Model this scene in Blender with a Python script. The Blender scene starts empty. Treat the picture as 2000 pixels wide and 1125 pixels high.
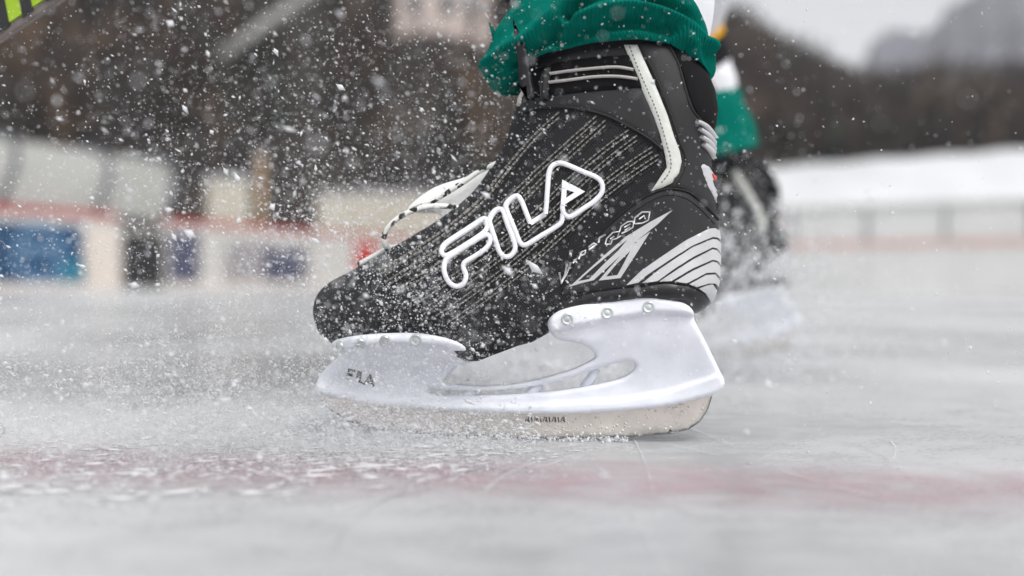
import bpy, bmesh, math, random
import numpy as np
from mathutils import Vector, Matrix, Euler
from mathutils.bvhtree import BVHTree
from mathutils.geometry import delaunay_2d_cdt

R = math.radians
random.seed(7)
rng = np.random.default_rng(11)
scene = bpy.context.scene
C = scene.collection

# ------------------------------------------------------------------ camera
FX = 2000 * 35.0 / 36.0          # focal length in photograph pixels
HOR = 543.0                      # horizon row
D = 0.744                        # distance to the near skate
CAM_Z = 0.1204
PITCH = math.atan((562.5 - HOR) / FX)
cam_data = bpy.data.cameras.new('camera')
cam = bpy.data.objects.new('camera', cam_data)
C.objects.link(cam)
cam.location = (0, 0, CAM_Z)
cam.rotation_euler = (R(90) - PITCH, 0, 0)
cam_data.lens = 35
cam_data.sensor_width = 36
cam_data.clip_start = 0.02
cam_data.clip_end = 3000
cam_data.dof.use_dof = True
cam_data.dof.focus_distance = D - 0.035
cam_data.dof.aperture_fstop = 2.2
scene.camera = cam

# ------------------------------------------------------------------ sky, sun, exposure
SUN_EL, SUN_AZ = R(52), R(150)   # azimuth clockwise from +Y: behind and right of the camera
world = bpy.data.worlds.new('World')
scene.world = world
world.use_nodes = True
wn, wl = world.node_tree.nodes, world.node_tree.links
bg = wn['Background']
sky = wn.new('ShaderNodeTexSky')
sky.sky_type = 'NISHITA'
sky.sun_disc = False
sky.sun_elevation = SUN_EL
sky.sun_rotation = SUN_AZ
sky.air_density = 1.0
sky.dust_density = 3.0
hsv = wn.new('ShaderNodeHueSaturation')      # overcast: the blue is taken out
hsv.inputs['Saturation'].default_value = 0.10
hsv.inputs['Value'].default_value = 1.0
wl.new(sky.outputs[0], hsv.inputs['Color'])
wl.new(hsv.outputs[0], bg.inputs[0])
bg.inputs[1].default_value = 0.12
sun_data = bpy.data.lights.new('sun', 'SUN')
sun_data.energy = 1.2
sun_data.angle = R(20)
sun_data.color = (1.0, 0.97, 0.93)
sun = bpy.data.objects.new('sun', sun_data)
C.objects.link(sun)
sd = Vector((math.sin(SUN_AZ) * math.cos(SUN_EL), math.cos(SUN_AZ) * math.cos(SUN_EL), math.sin(SUN_EL)))
sun.rotation_euler = (-sd).to_track_quat('-Z', 'Y').to_euler()
vs = scene.view_settings
vs.view_transform = 'Standard'
vs.look = 'None'
vs.gamma = 1
vs.use_curve_mapping = False
vs.exposure = 0.70
scene.cycles.use_denoising = True
scene.cycles.max_bounces = 6
scene.cycles.transparent_max_bounces = 12
scene.cycles.volume_bounces = 1

# ------------------------------------------------------------------ helpers
def tag(o, label=None, cat=None, group=None, kind=None):
    if label: o['label'] = label
    if cat: o['category'] = cat
    if group: o['group'] = group
    if kind: o['kind'] = kind
    return o

def empty(name, loc=(0, 0, 0), rot=(0, 0, 0)):
    o = bpy.data.objects.new(name, None)
    o.empty_display_size = 0.05
    C.objects.link(o)
    o.location = loc
    o.rotation_euler = rot
    return o

def mesh_obj(name, verts, faces, mat, parent=None, smooth=True, mats=None, fmat=None):
    me = bpy.data.meshes.new(name)
    me.from_pydata([tuple(v) for v in verts], [], [tuple(f) for f in faces])
    me.validate()
    if mats:
        for m in mats: me.materials.append(m)
        if fmat is not None: me.polygons.foreach_set('material_index', list(fmat))
    else:
        me.materials.append(mat)
    if smooth:
        me.polygons.foreach_set('use_smooth', [True] * len(me.polygons))
    me.update()
    o = bpy.data.objects.new(name, me)
    C.objects.link(o)
    if parent is not None: o.parent = parent
    return o

def bm_obj(name, bm, mat, parent=None, smooth=False):
    bmesh.ops.recalc_face_normals(bm, faces=bm.faces[:])
    me = bpy.data.meshes.new(name)
    bm.to_mesh(me)
    bm.free()
    me.materials.append(mat)
    if smooth:
        me.polygons.foreach_set('use_smooth', [True] * len(me.polygons))
    o = bpy.data.objects.new(name, me)
    C.objects.link(o)
    if parent is not None: o.parent = parent
    return o

def box_bm(bm, p0, p1, th, z0, z1, bevel=0.0):
    """upright slab between the plan points p0, p1, thickness th to the left of the direction"""
    p0, p1 = Vector(p0[:2]), Vector(p1[:2])
    d = (p1 - p0).normalized()
    n = Vector((-d.y, d.x)) * th
    vs_ = []
    for z in (z0, z1):
        for p in (p0, p1, p1 + n, p0 + n):
            vs_.append(bm.verts.new((p.x, p.y, z)))
    a = vs_
    fs = [(0, 1, 2, 3), (4, 5, 6, 7), (0, 1, 5, 4), (1, 2, 6, 5), (2, 3, 7, 6), (3, 0, 4, 7)]
    faces = [bm.faces.new([a[i] for i in f]) for f in fs]
    if bevel:
        ed = list({e for f in faces for e in f.edges})
        bmesh.ops.bevel(bm, geom=ed, offset=bevel, segments=2, affect='EDGES')

def slab(name, p0, p1, th, z0, z1, mat, parent=None, bevel=0.0):
    bm = bmesh.new()
    box_bm(bm, p0, p1, th, z0, z1, bevel)
    return bm_obj(name, bm, mat, parent)

def tube_mesh(pts, rad, n=8, closed=False):
    pts = [Vector(p) for p in pts]
    if not hasattr(rad, '__len__'): rad = [rad] * len(pts)
    verts, faces = [], []
    up = Vector((0, 0, 1))
    prev = None
    for i, p in enumerate(pts):
        t = (pts[min(i + 1, len(pts) - 1)] - pts[max(i - 1, 0)]).normalized()
        if prev is None:
            a = t.cross(up)
            if a.length < 1e-3: a = t.cross(Vector((1, 0, 0)))
            a.normalize()
        else:
            a = (prev - t * prev.dot(t)).normalized()
        prev = a
        b = t.cross(a)
        for k in range(n):
            an = 2 * math.pi * k / n
            verts.append(p + (a * math.cos(an) + b * math.sin(an)) * rad[i])
    for i in range(len(pts) - 1):
        for k in range(n):
            faces.append((i * n + k, i * n + (k + 1) % n, (i + 1) * n + (k + 1) % n, (i + 1) * n + k))
    faces.append(tuple(range(n))[::-1])
    faces.append(tuple(range((len(pts) - 1) * n, len(pts) * n)))
    return verts, faces

def tube(name, pts, rad, mat, parent=None, n=8):
    v, f = tube_mesh(pts, rad, n)
    return mesh_obj(name, v, f, mat, parent)

def at(px, py, Y):
    """the point at distance Y in front of the camera which the photograph shows at (px, py)"""
    x, y = (px - 1000) / FX, -(py - 562.5) / FX
    d = Vector((x, math.cos(PITCH) + y * math.sin(PITCH), y * math.cos(PITCH) - math.sin(PITCH)))
    return Vector((0, 0, CAM_Z)) + d * (Y / d.y)

def interp(x, pts):
    xs = [p[0] for p in pts]; ys = [p[1] for p in pts]
    return float(np.interp(x, xs, ys))

def smooth_path(pts, step=3.0, closed=False):
    """Catmull-Rom through pts, resampled about every step"""
    P = [np.array(p, float) for p in pts]
    n = len(P)
    out = []
    segs = n if closed else n - 1
    for i in range(segs):
        p1, p2 = P[i % n], P[(i + 1) % n]
        p0 = P[(i - 1) % n] if (closed or i > 0) else p1
        p3 = P[(i + 2) % n] if (closed or i < n - 2) else p2
        m = max(2, int(np.linalg.norm(p2 - p1) / step))
        for k in range(m):
            t = k / m
            out.append(0.5 * ((2 * p1) + (-p0 + p2) * t + (2 * p0 - 5 * p1 + 4 * p2 - p3) * t * t + (-p0 + 3 * p1 - 3 * p2 + p3) * t ** 3))
    if not closed: out.append(P[-1])
    return out

def sstep(a, b, x):
    t = min(1, max(0, (x - a) / (b - a)))
    return t * t * (3 - 2 * t)

# ------------------------------------------------------------------ materials
def mat(name, col, rough=0.5, metal=0.0, spec=0.5, noise=None, bump=None, coat=0.0, sss=0.0, col2=None, coords='Object'):
    """noise=(scale, amount) mottles the colour towards col2; bump=(scale, strength, distance)"""
    m = bpy.data.materials.new(name)
    m.use_nodes = True
    N, L = m.node_tree.nodes, m.node_tree.links
    b = N['Principled BSDF']
    b.inputs['Base Color'].default_value = (*col, 1)
    b.inputs['Roughness'].default_value = rough
    b.inputs['Metallic'].default_value = metal
    b.inputs['Specular IOR Level'].default_value = spec
    b.inputs['Coat Weight'].default_value = coat
    if sss:
        b.inputs['Subsurface Weight'].default_value = sss
        b.inputs['Subsurface Radius'].default_value = (0.004, 0.004, 0.005)
        b.inputs['Subsurface Scale'].default_value = 1.0
    tc = N.new('ShaderNodeTexCoord')
    if noise:
        t = N.new('ShaderNodeTexNoise')
        t.inputs['Scale'].default_value = noise[0]
        t.inputs['Detail'].default_value = 6
        L.new(tc.outputs[coords], t.inputs['Vector'])
        r = N.new('ShaderNodeValToRGB')
        r.color_ramp.elements[0].position = 0.35
        r.color_ramp.elements[1].position = 0.68
        c2 = col2 or tuple(c * (1 - noise[1]) for c in col)
        r.color_ramp.elements[0].color = (*c2, 1)
        r.color_ramp.elements[1].color = (*col, 1)
        L.new(t.outputs['Fac'], r.inputs['Fac'])
        L.new(r.outputs['Color'], b.inputs['Base Color'])
        rr = N.new('ShaderNodeMapRange')
        rr.inputs['To Min'].default_value = max(0, rough - 0.1)
        rr.inputs['To Max'].default_value = min(1, rough + 0.1)
        L.new(t.outputs['Fac'], rr.inputs['Value'])
        L.new(rr.outputs[0], b.inputs['Roughness'])
    if bump:
        t2 = N.new('ShaderNodeTexNoise')
        t2.inputs['Scale'].default_value = bump[0]
        t2.inputs['Detail'].default_value = 4
        L.new(tc.outputs[coords], t2.inputs['Vector'])
        bp = N.new('ShaderNodeBump')
        bp.inputs['Strength'].default_value = bump[1]
        bp.inputs['Distance'].default_value = bump[2]
        L.new(t2.outputs['Fac'], bp.inputs['Height'])
        L.new(bp.outputs[0], b.inputs['Normal'])
    return m

M = {}
M['leather'] = mat('black_leather', (0.024, 0.024, 0.026), 0.55, spec=0.35, noise=(60, 0.25), bump=(900, 0.35, 0.0006))
M['counter'] = mat('heel_leather', (0.022, 0.022, 0.024), 0.5, spec=0.4, noise=(40, 0.2), bump=(1200, 0.25, 0.0005))
M['padding'] = mat('black_padding', (0.007, 0.007, 0.008), 0.9, spec=0.2, bump=(1500, 0.5, 0.0008))
M['sole'] = mat('black_rubber', (0.014, 0.014, 0.016), 0.33, bump=(300, 0.1, 0.0005))
M['seam'] = mat('seam', (0.006, 0.006, 0.006), 0.7)
M['thread'] = mat('thread', (0.22, 0.212, 0.195), 0.7)
M['thread_dark'] = mat('dark_thread', (0.03, 0.03, 0.03), 0.7)
M['strip'] = mat('white_strip', (0.66, 0.67, 0.63), 0.45, noise=(120, 0.12), bump=(800, 0.2, 0.0004))
M['logo'] = mat('white_print', (0.86, 0.87, 0.92), 0.55, bump=(1500, 0.4, 0.0005))
M['silver'] = mat('silver_print', (0.64, 0.64, 0.66), 0.35, metal=0.35, noise=(50, 0.12))
M['cord'] = mat('grey_cord', (0.50, 0.47, 0.46), 0.8, bump=(1800, 0.8, 0.0008))
M['black'] = mat('black_print', (0.012, 0.012, 0.012), 0.5)
M['red'] = mat('red_print', (0.62, 0.07, 0.03), 0.5)
M['navy'] = mat('navy_print', (0.02, 0.03, 0.09), 0.5)
M['holder'] = mat('white_plastic', (0.86, 0.885, 0.96), 0.34, noise=(55, 0.11), bump=(220, 0.06, 0.0006), sss=0.25)
M['rivet'] = mat('rivet_metal', (0.66, 0.70, 0.70), 0.28, metal=0.9)
M['tongue'] = mat('white_tongue', (0.92, 0.92, 0.90), 0.8, bump=(500, 0.4, 0.001))
M['green'] = mat('green_knit', (0.0, 0.155, 0.121), 0.9, noise=(90, 0.22), bump=(1400, 0.6, 0.0009), spec=0.08)
M['sockwhite'] = mat('white_knit', (0.80, 0.80, 0.84), 0.9, bump=(1200, 0.6, 0.0012), spec=0.2)
M['yellow'] = mat('yellow_knit', (0.80, 0.40, 0.01), 0.9, bump=(1200, 0.6, 0.0012), spec=0.2)
M['blackknit'] = mat('black_knit', (0.012, 0.012, 0.013), 0.9, bump=(1200, 0.6, 0.0012), spec=0.2)
M['trousers'] = mat('dark_cloth', (0.02, 0.02, 0.024), 0.85, bump=(300, 0.4, 0.002))

def weave_mat():
    m = mat('woven_fabric', (0.020, 0.020, 0.023), 0.65, spec=0.25)
    N, L = m.node_tree.nodes, m.node_tree.links
    tc = [n for n in N if n.bl_idname == 'ShaderNodeTexCoord'][0]
    hs = []
    for rot in (R(35), R(-50)):
        mp = N.new('ShaderNodeMapping')
        mp.inputs['Rotation'].default_value = (0, rot, 0)
        w = N.new('ShaderNodeTexWave')
        w.bands_direction = 'X'
        w.inputs['Scale'].default_value = 190
        w.inputs['Distortion'].default_value = 0.6
        L.new(tc.outputs['Object'], mp.inputs['Vector'])
        L.new(mp.outputs[0], w.inputs['Vector'])
        hs.append(w)
    mx = N.new('ShaderNodeMath'); mx.operation = 'MAXIMUM'
    L.new(hs[0].outputs['Fac'], mx.inputs[0]); L.new(hs[1].outputs['Fac'], mx.inputs[1])
    bp = N.new('ShaderNodeBump'); bp.inputs['Strength'].default_value = 0.6; bp.inputs['Distance'].default_value = 0.0006
    L.new(mx.outputs[0], bp.inputs['Height'])
    L.new(bp.outputs[0], N['Principled BSDF'].inputs['Normal'])
    cr = N.new('ShaderNodeValToRGB')
    cr.color_ramp.elements[0].color = (0.006, 0.006, 0.007, 1)
    cr.color_ramp.elements[1].color = (0.020, 0.020, 0.023, 1)
    L.new(mx.outputs[0], cr.inputs['Fac'])
    L.new(cr.outputs[0], N['Principled BSDF'].inputs['Base Color'])
    return m
M['weave'] = weave_mat()

def lace_mat():
    m = mat('flecked_lace', (0.8, 0.8, 0.78), 0.8)
    N, L = m.node_tree.nodes, m.node_tree.links
    tc = [n for n in N if n.bl_idname == 'ShaderNodeTexCoord'][0]
    v = N.new('ShaderNodeTexVoronoi'); v.inputs['Scale'].default_value = 210
    L.new(tc.outputs['Object'], v.inputs['Vector'])
    cr = N.new('ShaderNodeValToRGB')
    cr.color_ramp.interpolation = 'CONSTANT'
    cr.color_ramp.elements[0].color = (0.02, 0.025, 0.02, 1)
    cr.color_ramp.elements[1].color = (0.80, 0.80, 0.77, 1)
    cr.color_ramp.elements[1].position = 0.40
    L.new(v.outputs['Color'], cr.inputs['Fac'])
    L.new(cr.outputs[0], N['Principled BSDF'].inputs['Base Color'])
    return m
M['lace'] = lace_mat()

def steel_mat():
    m = mat('blade_steel', (0.78, 0.73, 0.68), 0.30, metal=0.85, noise=(45, 0.16), bump=(260, 0.25, 0.0006))
    return m
M['steel'] = steel_mat()
M['droplet'] = mat('water_drop', (0.55, 0.52, 0.48), 0.08, spec=0.8)

def snow_mat(name, col=(0.92, 0.93, 0.95), trans=0.45):
    m = bpy.data.materials.new(name)
    m.use_nodes = True
    N, L = m.node_tree.nodes, m.node_tree.links
    out = N['Material Output']
    N.remove(N['Principled BSDF'])
    d = N.new('ShaderNodeBsdfDiffuse'); d.inputs['Color'].default_value = (*col, 1)
    t = N.new('ShaderNodeBsdfTranslucent'); t.inputs['Color'].default_value = (*col, 1)
    mx = N.new('ShaderNodeMixShader'); mx.inputs[0].default_value = trans
    L.new(d.outputs[0], mx.inputs[1]); L.new(t.outputs[0], mx.inputs[2])
    L.new(mx.outputs[0], out.inputs['Surface'])
    return m
M['flake'] = snow_mat('snow_grain')
M['shaving'] = snow_mat('ice_shaving', (0.82, 0.83, 0.85), 0.2)
M['snow'] = mat('snow', (0.64, 0.65, 0.67), 0.8, noise=(0.6, 0.18), bump=(2.0, 0.4, 0.08))

def ice_mat():
    m = bpy.data.materials.new('rink_ice')
    m.use_nodes = True
    N, L = m.node_tree.nodes, m.node_tree.links
    b = N['Principled BSDF']
    tc = N.new('ShaderNodeTexCoord')
    def noise(scale, detail, stretch=None, rot=0):
        n = N.new('ShaderNodeTexNoise')
        n.inputs['Scale'].default_value = scale
        n.inputs['Detail'].default_value = detail
        mp = N.new('ShaderNodeMapping')
        mp.inputs['Rotation'].default_value = (0, 0, rot)
        if stretch: mp.inputs['Scale'].default_value = stretch
        L.new(tc.outputs['Object'], mp.inputs['Vector'])
        L.new(mp.outputs[0], n.inputs['Vector'])
        return n.outputs['Fac']
    def mix(a, f, c1, c2, p0, p1):
        r = N.new('ShaderNodeValToRGB')
        r.color_ramp.elements[0].position = p0; r.color_ramp.elements[1].position = p1
        r.color_ramp.elements[0].color = (*c1, 1); r.color_ramp.elements[1].color = (*c2, 1)
        L.new(f, r.inputs['Fac'])
        return r.outputs['Color']
    big = noise(5.0, 5)
    mid = noise(38, 6, (0.5, 1, 1))
    fine = noise(420, 3, (0.35, 1, 1), R(4))
    c1 = mix(None, big, (0.33, 0.34, 0.353), (0.44, 0.45, 0.463), 0.3, 0.7)
    c2 = mix(None, mid, (0.33, 0.33, 0.332), (0.62, 0.625, 0.63), 0.35, 0.68)
    mx = N.new('ShaderNodeMix'); mx.data_type = 'RGBA'; mx.inputs[0].default_value = 0.3
    L.new(c1, mx.inputs['A']); L.new(c2, mx.inputs['B'])
    prev = mx.outputs['Result']
    # patches of dry shaved snow lying over the ice
    dust = noise(1.35, 7, (0.8, 1, 1), R(25))
    dm = N.new('ShaderNodeMapRange'); dm.inputs['From Min'].default_value = 0.42; dm.inputs['From Max'].default_value = 0.58
    dm.inputs['To Max'].default_value = 0.62
    L.new(dust, dm.inputs['Value'])
    sp = N.new('ShaderNodeMapRange'); sp.inputs['From Min'].default_value = 0.25; sp.inputs['From Max'].default_value = 0.6
    L.new(fine, sp.inputs['Value'])
    dmul = N.new('ShaderNodeMath'); dmul.operation = 'MULTIPLY'; L.new(dm.outputs[0], dmul.inputs[0]); L.new(sp.outputs[0], dmul.inputs[1])
    dmx = N.new('ShaderNodeMix'); dmx.data_type = 'RGBA'
    L.new(dmul.outputs[0], dmx.inputs[0]); L.new(prev, dmx.inputs['A']); dmx.inputs['B'].default_value = (0.74, 0.75, 0.76, 1)
    prev = dmx.outputs['Result']
    L.new(prev, b.inputs['Base Color'])
    rr = N.new('ShaderNodeMapRange'); rr.inputs['To Min'].default_value = 0.13; rr.inputs['To Max'].default_value = 0.34
    L.new(mid, rr.inputs['Value'])
    ra = N.new('ShaderNodeMath'); ra.operation = 'MULTIPLY_ADD'; ra.inputs[1].default_value = 0.5; L.new(dmul.outputs[0], ra.inputs[0]); L.new(rr.outputs[0], ra.inputs[2]); L.new(ra.outputs[0], b.inputs['Roughness'])
    b.inputs['IOR'].default_value = 1.31
    add = N.new('ShaderNodeMath'); add.operation = 'ADD'
    L.new(mid, add.inputs[0]); L.new(fine, add.inputs[1])
    bp = N.new('ShaderNodeBump'); bp.inputs['Strength'].default_value = 0.30; bp.inputs['Distance'].default_value = 0.0008
    L.new(add.outputs[0], bp.inputs['Height']); L.new(bp.outputs[0], b.inputs['Normal'])
    return m
M['ice'] = ice_mat()

def line_mat():
    m = bpy.data.materials.new('red_line_under_ice')
    m.use_nodes = True
    N, L = m.node_tree.nodes, m.node_tree.links
    out = N['Material Output']; b = N['Principled BSDF']
    b.inputs['Base Color'].default_value = (0.54, 0.36, 0.40, 1)
    b.inputs['Roughness'].default_value = 0.35
    b.inputs['IOR'].default_value = 1.31
    tr = N.new('ShaderNodeBsdfTransparent')
    mx = N.new('ShaderNodeMixShader')
    tc = N.new('ShaderNodeTexCoord')
    n = N.new('ShaderNodeTexNoise'); n.inputs['Scale'].default_value = 26; n.inputs['Detail'].default_value = 6
    L.new(tc.outputs['Object'], n.inputs['Vector'])
    sx = N.new('ShaderNodeSeparateXYZ'); L.new(tc.outputs['Generated'], sx.inputs[0])
    # soft worn edges across the width (generated Y), patchy along it
    a = N.new('ShaderNodeMath'); a.operation = 'SUBTRACT'; a.inputs[1].default_value = 0.5; L.new(sx.outputs['Y'], a.inputs[0])
    ab = N.new('ShaderNodeMath'); ab.operation = 'ABSOLUTE'; L.new(a.outputs[0], ab.inputs[0])
    mr = N.new('ShaderNodeMapRange'); mr.inputs['From Min'].default_value = 0.5; mr.inputs['From Max'].default_value = 0.02
    mr.interpolation_type = 'SMOOTHSTEP'
    L.new(ab.outputs[0], mr.inputs['Value'])
    nr = N.new('ShaderNodeMapRange'); nr.inputs['From Min'].default_value = 0.3; nr.inputs['From Max'].default_value = 0.7
    nr.inputs['To Min'].default_value = 0.12; nr.inputs['To Max'].default_value = 0.56
    L.new(n.outputs['Fac'], nr.inputs['Value'])
    mu = N.new('ShaderNodeMath'); mu.operation = 'MULTIPLY'; L.new(mr.outputs[0], mu.inputs[0]); L.new(nr.outputs[0], mu.inputs[1])
    L.new(mu.outputs[0], mx.inputs[0]); L.new(tr.outputs[0], mx.inputs[1]); L.new(b.outputs[0], mx.inputs[2])
    L.new(mx.outputs[0], out.inputs['Surface'])
    return m
M['line'] = line_mat()

M['hill'] = mat('leaf_litter', (0.026, 0.018, 0.013), 0.95, noise=(0.25, 0.5), col2=(0.010, 0.009, 0.009))
M['twig'] = mat('bare_twigs', (0.036, 0.020, 0.013), 0.9, noise=(0.5, 0.4))
M['twig3'] = mat('tan_twigs', (0.090, 0.056, 0.034), 0.9, noise=(0.5, 0.3))
M['twig4'] = mat('frosted_twigs', (0.115, 0.098, 0.088), 0.9, noise=(0.5, 0.3))
M['twig2'] = mat('grey_twigs', (0.036, 0.029, 0.025), 0.9, noise=(0.5, 0.4))
M['fir'] = mat('fir_needles', (0.018, 0.028, 0.016), 0.9, noise=(0.5, 0.4))
M['hazetint'] = mat('haze_tinted_forest', (0.105, 0.105, 0.135), 0.95, noise=(0.06, 0.5), col2=(0.035, 0.035, 0.052))  # far forest: distance haze partly painted in as a pale blue-grey tone
M['boardwhite'] = mat('board_white', (0.57, 0.55, 0.52), 0.4, noise=(3, 0.10))
M['boardgrey'] = mat('board_plain', (0.66, 0.66, 0.655), 0.5, noise=(3, 0.08))
M['boardred'] = mat('board_red', (0.50, 0.040, 0.028), 0.6, spec=0.2, noise=(3, 0.2))
M['boardpink'] = mat('faded_red', (0.62, 0.44, 0.40), 0.5, noise=(3, 0.12))
M['adblue'] = mat('ad_blue', (0.006, 0.060, 0.150), 0.4, noise=(2, 0.3))
M['adcyan'] = mat('ad_cyan', (0.01, 0.17, 0.26), 0.4, noise=(2, 0.2))
M['adring'] = mat('ad_ring', (0.10, 0.20, 0.33), 0.4)
M['adblack'] = mat('ad_black', (0.012, 0.012, 0.013), 0.5)
M['adpurple'] = mat('ad_purple', (0.07, 0.075, 0.13), 0.45, noise=(5, 0.3))
M['adgrey'] = mat('ad_grey', (0.20, 0.17, 0.19), 0.45, noise=(6, 0.5), col2=(0.38, 0.37, 0.37))
M['adpeach'] = mat('ad_peach', (0.64, 0.57, 0.51), 0.45)
M['steelgrey'] = mat('grey_paint', (0.20, 0.21, 0.22), 0.5, noise=(4, 0.15))
M['hoopgrey'] = mat('hoop_grey', (0.09, 0.10, 0.115), 0.5)
M['wood'] = mat('pale_wood', (0.38, 0.27, 0.17), 0.7, noise=(6, 0.3))
M['cream'] = mat('cream_wall', (0.50, 0.46, 0.39), 0.8, noise=(1.5, 0.15))
M['plaster'] = mat('pink_plaster', (0.60, 0.50, 0.46), 0.85, noise=(1.0, 0.15))
M['roof'] = mat('dark_roof', (0.07, 0.055, 0.05), 0.8, noise=(2, 0.3))
M['glass'] = mat('dark_glass', (0.03, 0.035, 0.04), 0.1)
M['lime'] = mat('lime_paint', (0.36, 0.56, 0.015), 0.35, noise=(30, 0.15), coat=0.3)
M['stickblack'] = mat('stick_black', (0.018, 0.018, 0.020), 0.5, bump=(600, 0.4, 0.0006))
M['stickgrey'] = mat('stick_edge', (0.20, 0.17, 0.16), 0.55, noise=(90, 0.3), bump=(400, 0.3, 0.0006))

def polycarb():
    m = bpy.data.materials.new('milky_polycarbonate')
    m.use_nodes = True
    N, L = m.node_tree.nodes, m.node_tree.links
    b = N['Principled BSDF']
    b.inputs['Base Color'].default_value = (0.60, 0.60, 0.57, 1)
    b.inputs['Roughness'].default_value = 0.35
    t = N.new('ShaderNodeBsdfTranslucent'); t.inputs['Color'].default_value = (0.70, 0.70, 0.66, 1)
    mx = N.new('ShaderNodeMixShader'); mx.inputs[0].default_value = 0.5
    L.new(b.outputs[0], mx.inputs[1]); L.new(t.outputs[0], mx.inputs[2])
    tr = N.new('ShaderNodeBsdfTransparent')
    m2 = N.new('ShaderNodeMixShader'); m2.inputs[0].default_value = 0.22
    L.new(mx.outputs[0], m2.inputs[1]); L.new(tr.outputs[0], m2.inputs[2])
    L.new(m2.outputs[0], N['Material Output'].inputs['Surface'])
    return m
M['poly'] = polycarb()

# ------------------------------------------------------------------ the setting
def sheet(name, pts, z, m):
    o = mesh_obj(name, [(x, y, z) for x, y in pts], [tuple(range(len(pts)))], m, smooth=False)
    return tag(o, kind='structure')

sheet('ground', [(-900, -60), (900, -60), (900, 900), (-900, 900)], -0.03, M['snow'])
sheet('ice', [(-9, -9), (9, -9), (9, 24), (-9, 24)], 0.0, M['ice'])

# red line under the ice, running across in front of the blade
def red_line():
    o = at(1000, 925, 1); 
    def g(px, py):            # ice point seen at px, py
        d = at(px, py, 1) - Vector((0, 0, CAM_Z))
        t = -CAM_Z / d.z
        return Vector((0, 0, CAM_Z)) + d * t
    a, b = g(0, 905), g(2000, 962)
    d = (b - a).normalized()
    mid = (a + b) / 2
    ang = math.atan2(d.y, d.x)
    n = 60
    v, f = [], []
    for i in range(n + 1):
        x = -3 + 6 * i / n
        v += [(x, -0.095, 0), (x, 0.095, 0)]
    f = [(2 * i, 2 * i + 2, 2 * i + 3, 2 * i + 1) for i in range(n)]
    ob = mesh_obj('red_line', v, f, M['line'], smooth=False)
    ob.location = (mid.x, mid.y, 0.0008)
    ob.rotation_euler.z = ang
    tag(ob, kind='structure')
red_line()

def scratches():
    def scratch_mat(name, col, a):
        m = bpy.data.materials.new(name); m.use_nodes = True
        N, L = m.node_tree.nodes, m.node_tree.links
        b = N['Principled BSDF']; b.inputs['Base Color'].default_value = (*col, 1); b.inputs['Roughness'].default_value = 0.6
        tr = N.new('ShaderNodeBsdfTransparent'); mx = N.new('ShaderNodeMixShader')
        tc = N.new('ShaderNodeTexCoord'); n = N.new('ShaderNodeTexNoise'); n.inputs['Scale'].default_value = 22
        L.new(tc.outputs['Object'], n.inputs['Vector'])
        mr = N.new('ShaderNodeMapRange'); mr.inputs['From Min'].default_value = 0.35; mr.inputs['From Max'].default_value = 0.65
        mr.inputs['To Max'].default_value = a
        L.new(n.outputs['Fac'], mr.inputs['Value']); L.new(mr.outputs[0], mx.inputs[0])
        L.new(tr.outputs[0], mx.inputs[1]); L.new(b.outputs[0], mx.inputs[2]); L.new(mx.outputs[0], N['Material Output'].inputs['Surface'])
        return m
    ms_ = [scratch_mat('pale_scratch', (0.72, 0.73, 0.74), 0.7), scratch_mat('dark_scratch', (0.20, 0.21, 0.22), 0.45)]
    V, F, FM = [], [], []
    for q in range(150):
        far_ = q % 3 == 0
        c = Vector((rng.uniform(-1.6, 1.6), rng.uniform(0.9, 4.0), 0)) if far_ else Vector((rng.uniform(-0.5, 0.6), rng.uniform(0.32, 1.0), 0))
        a = rng.normal(R(95), R(38)); L_ = rng.uniform(0.06, 0.5) * (3 if far_ else 1); cur = rng.normal(0, 1.1)
        w = rng.uniform(0.0003, 0.0011) * (2 if far_ else 1); n = 14
        k0 = len(V); m_ = 0 if rng.uniform() < 0.68 else 1
        p = c.copy()
        for i in range(n + 1):
            t = i / n
            d = Vector((math.cos(a + cur * t), math.sin(a + cur * t), 0)); nn = Vector((-d.y, d.x, 0))
            ww = w * math.sin(math.pi * min(0.97, max(0.03, t))) ** 0.6
            V.extend([p - nn * ww + Vector((0, 0, 0.0012 + q * 2e-6)), p + nn * ww + Vector((0, 0, 0.0012 + q * 2e-6))])
            p = p + d * (L_ / n)
        for i in range(n):
            F.append((k0 + 2 * i, k0 + 2 * i + 2, k0 + 2 * i + 3, k0 + 2 * i + 1)); FM.append(m_)
    o = mesh_obj('ice_scratches', V, F, None, smooth=False, mats=ms_, fmat=FM)
    tag(o, 'fine skate scratches crossing the ice', 'scratches', kind='stuff')
scratches()

# --- hillside with its wood
crest = [(-900, -330), (0, -260), (700, -190), (1100, -110), (1300, -50), (1390, 62), (1450, 105), (1520, 140), (1600, 180), (1660, 205), (1750, 207), (1850, 198), (2000, 200), (2900, 190)]
def hill_pt(px, t):
    Y = 24 + 76 * t
    zc = at(1000, interp(px, crest), 100).z
    z = zc * t ** 0.92 - 0.6 * (1 - t)
    z += 0.7 * math.sin(px * 0.013 + t * 9) * t + 0.5 * math.sin(px * 0.037 - t * 17) * t
    x = (px - 1000) / FX * Y
    return Vector((x, Y, z))
hv, hf = [], []
NX, NT = 120, 36
for j in range(NT + 1):
    for i in range(NX + 1):
        hv.append(hill_pt(-900 + 3800 * i / NX, j / NT))
for j in range(NT):
    for i in range(NX):
        a = j * (NX + 1) + i
        hf.append((a, a + 1, a + NX + 2, a + NX + 1))
# back slope down to the ground so that the hill is a body
base = len(hv)
for i in range(NX + 1):
    p = hv[NT * (NX + 1) + i]
    hv.append(Vector((p.x * 1.3, p.y + 40, -1)))
for i in range(NX):
    a = NT * (NX + 1) + i
    hf.append((a, a + 1, base + i + 1, base + i))
tag(mesh_obj('hillside', hv, hf, M['hill']), kind='structure')

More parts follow.
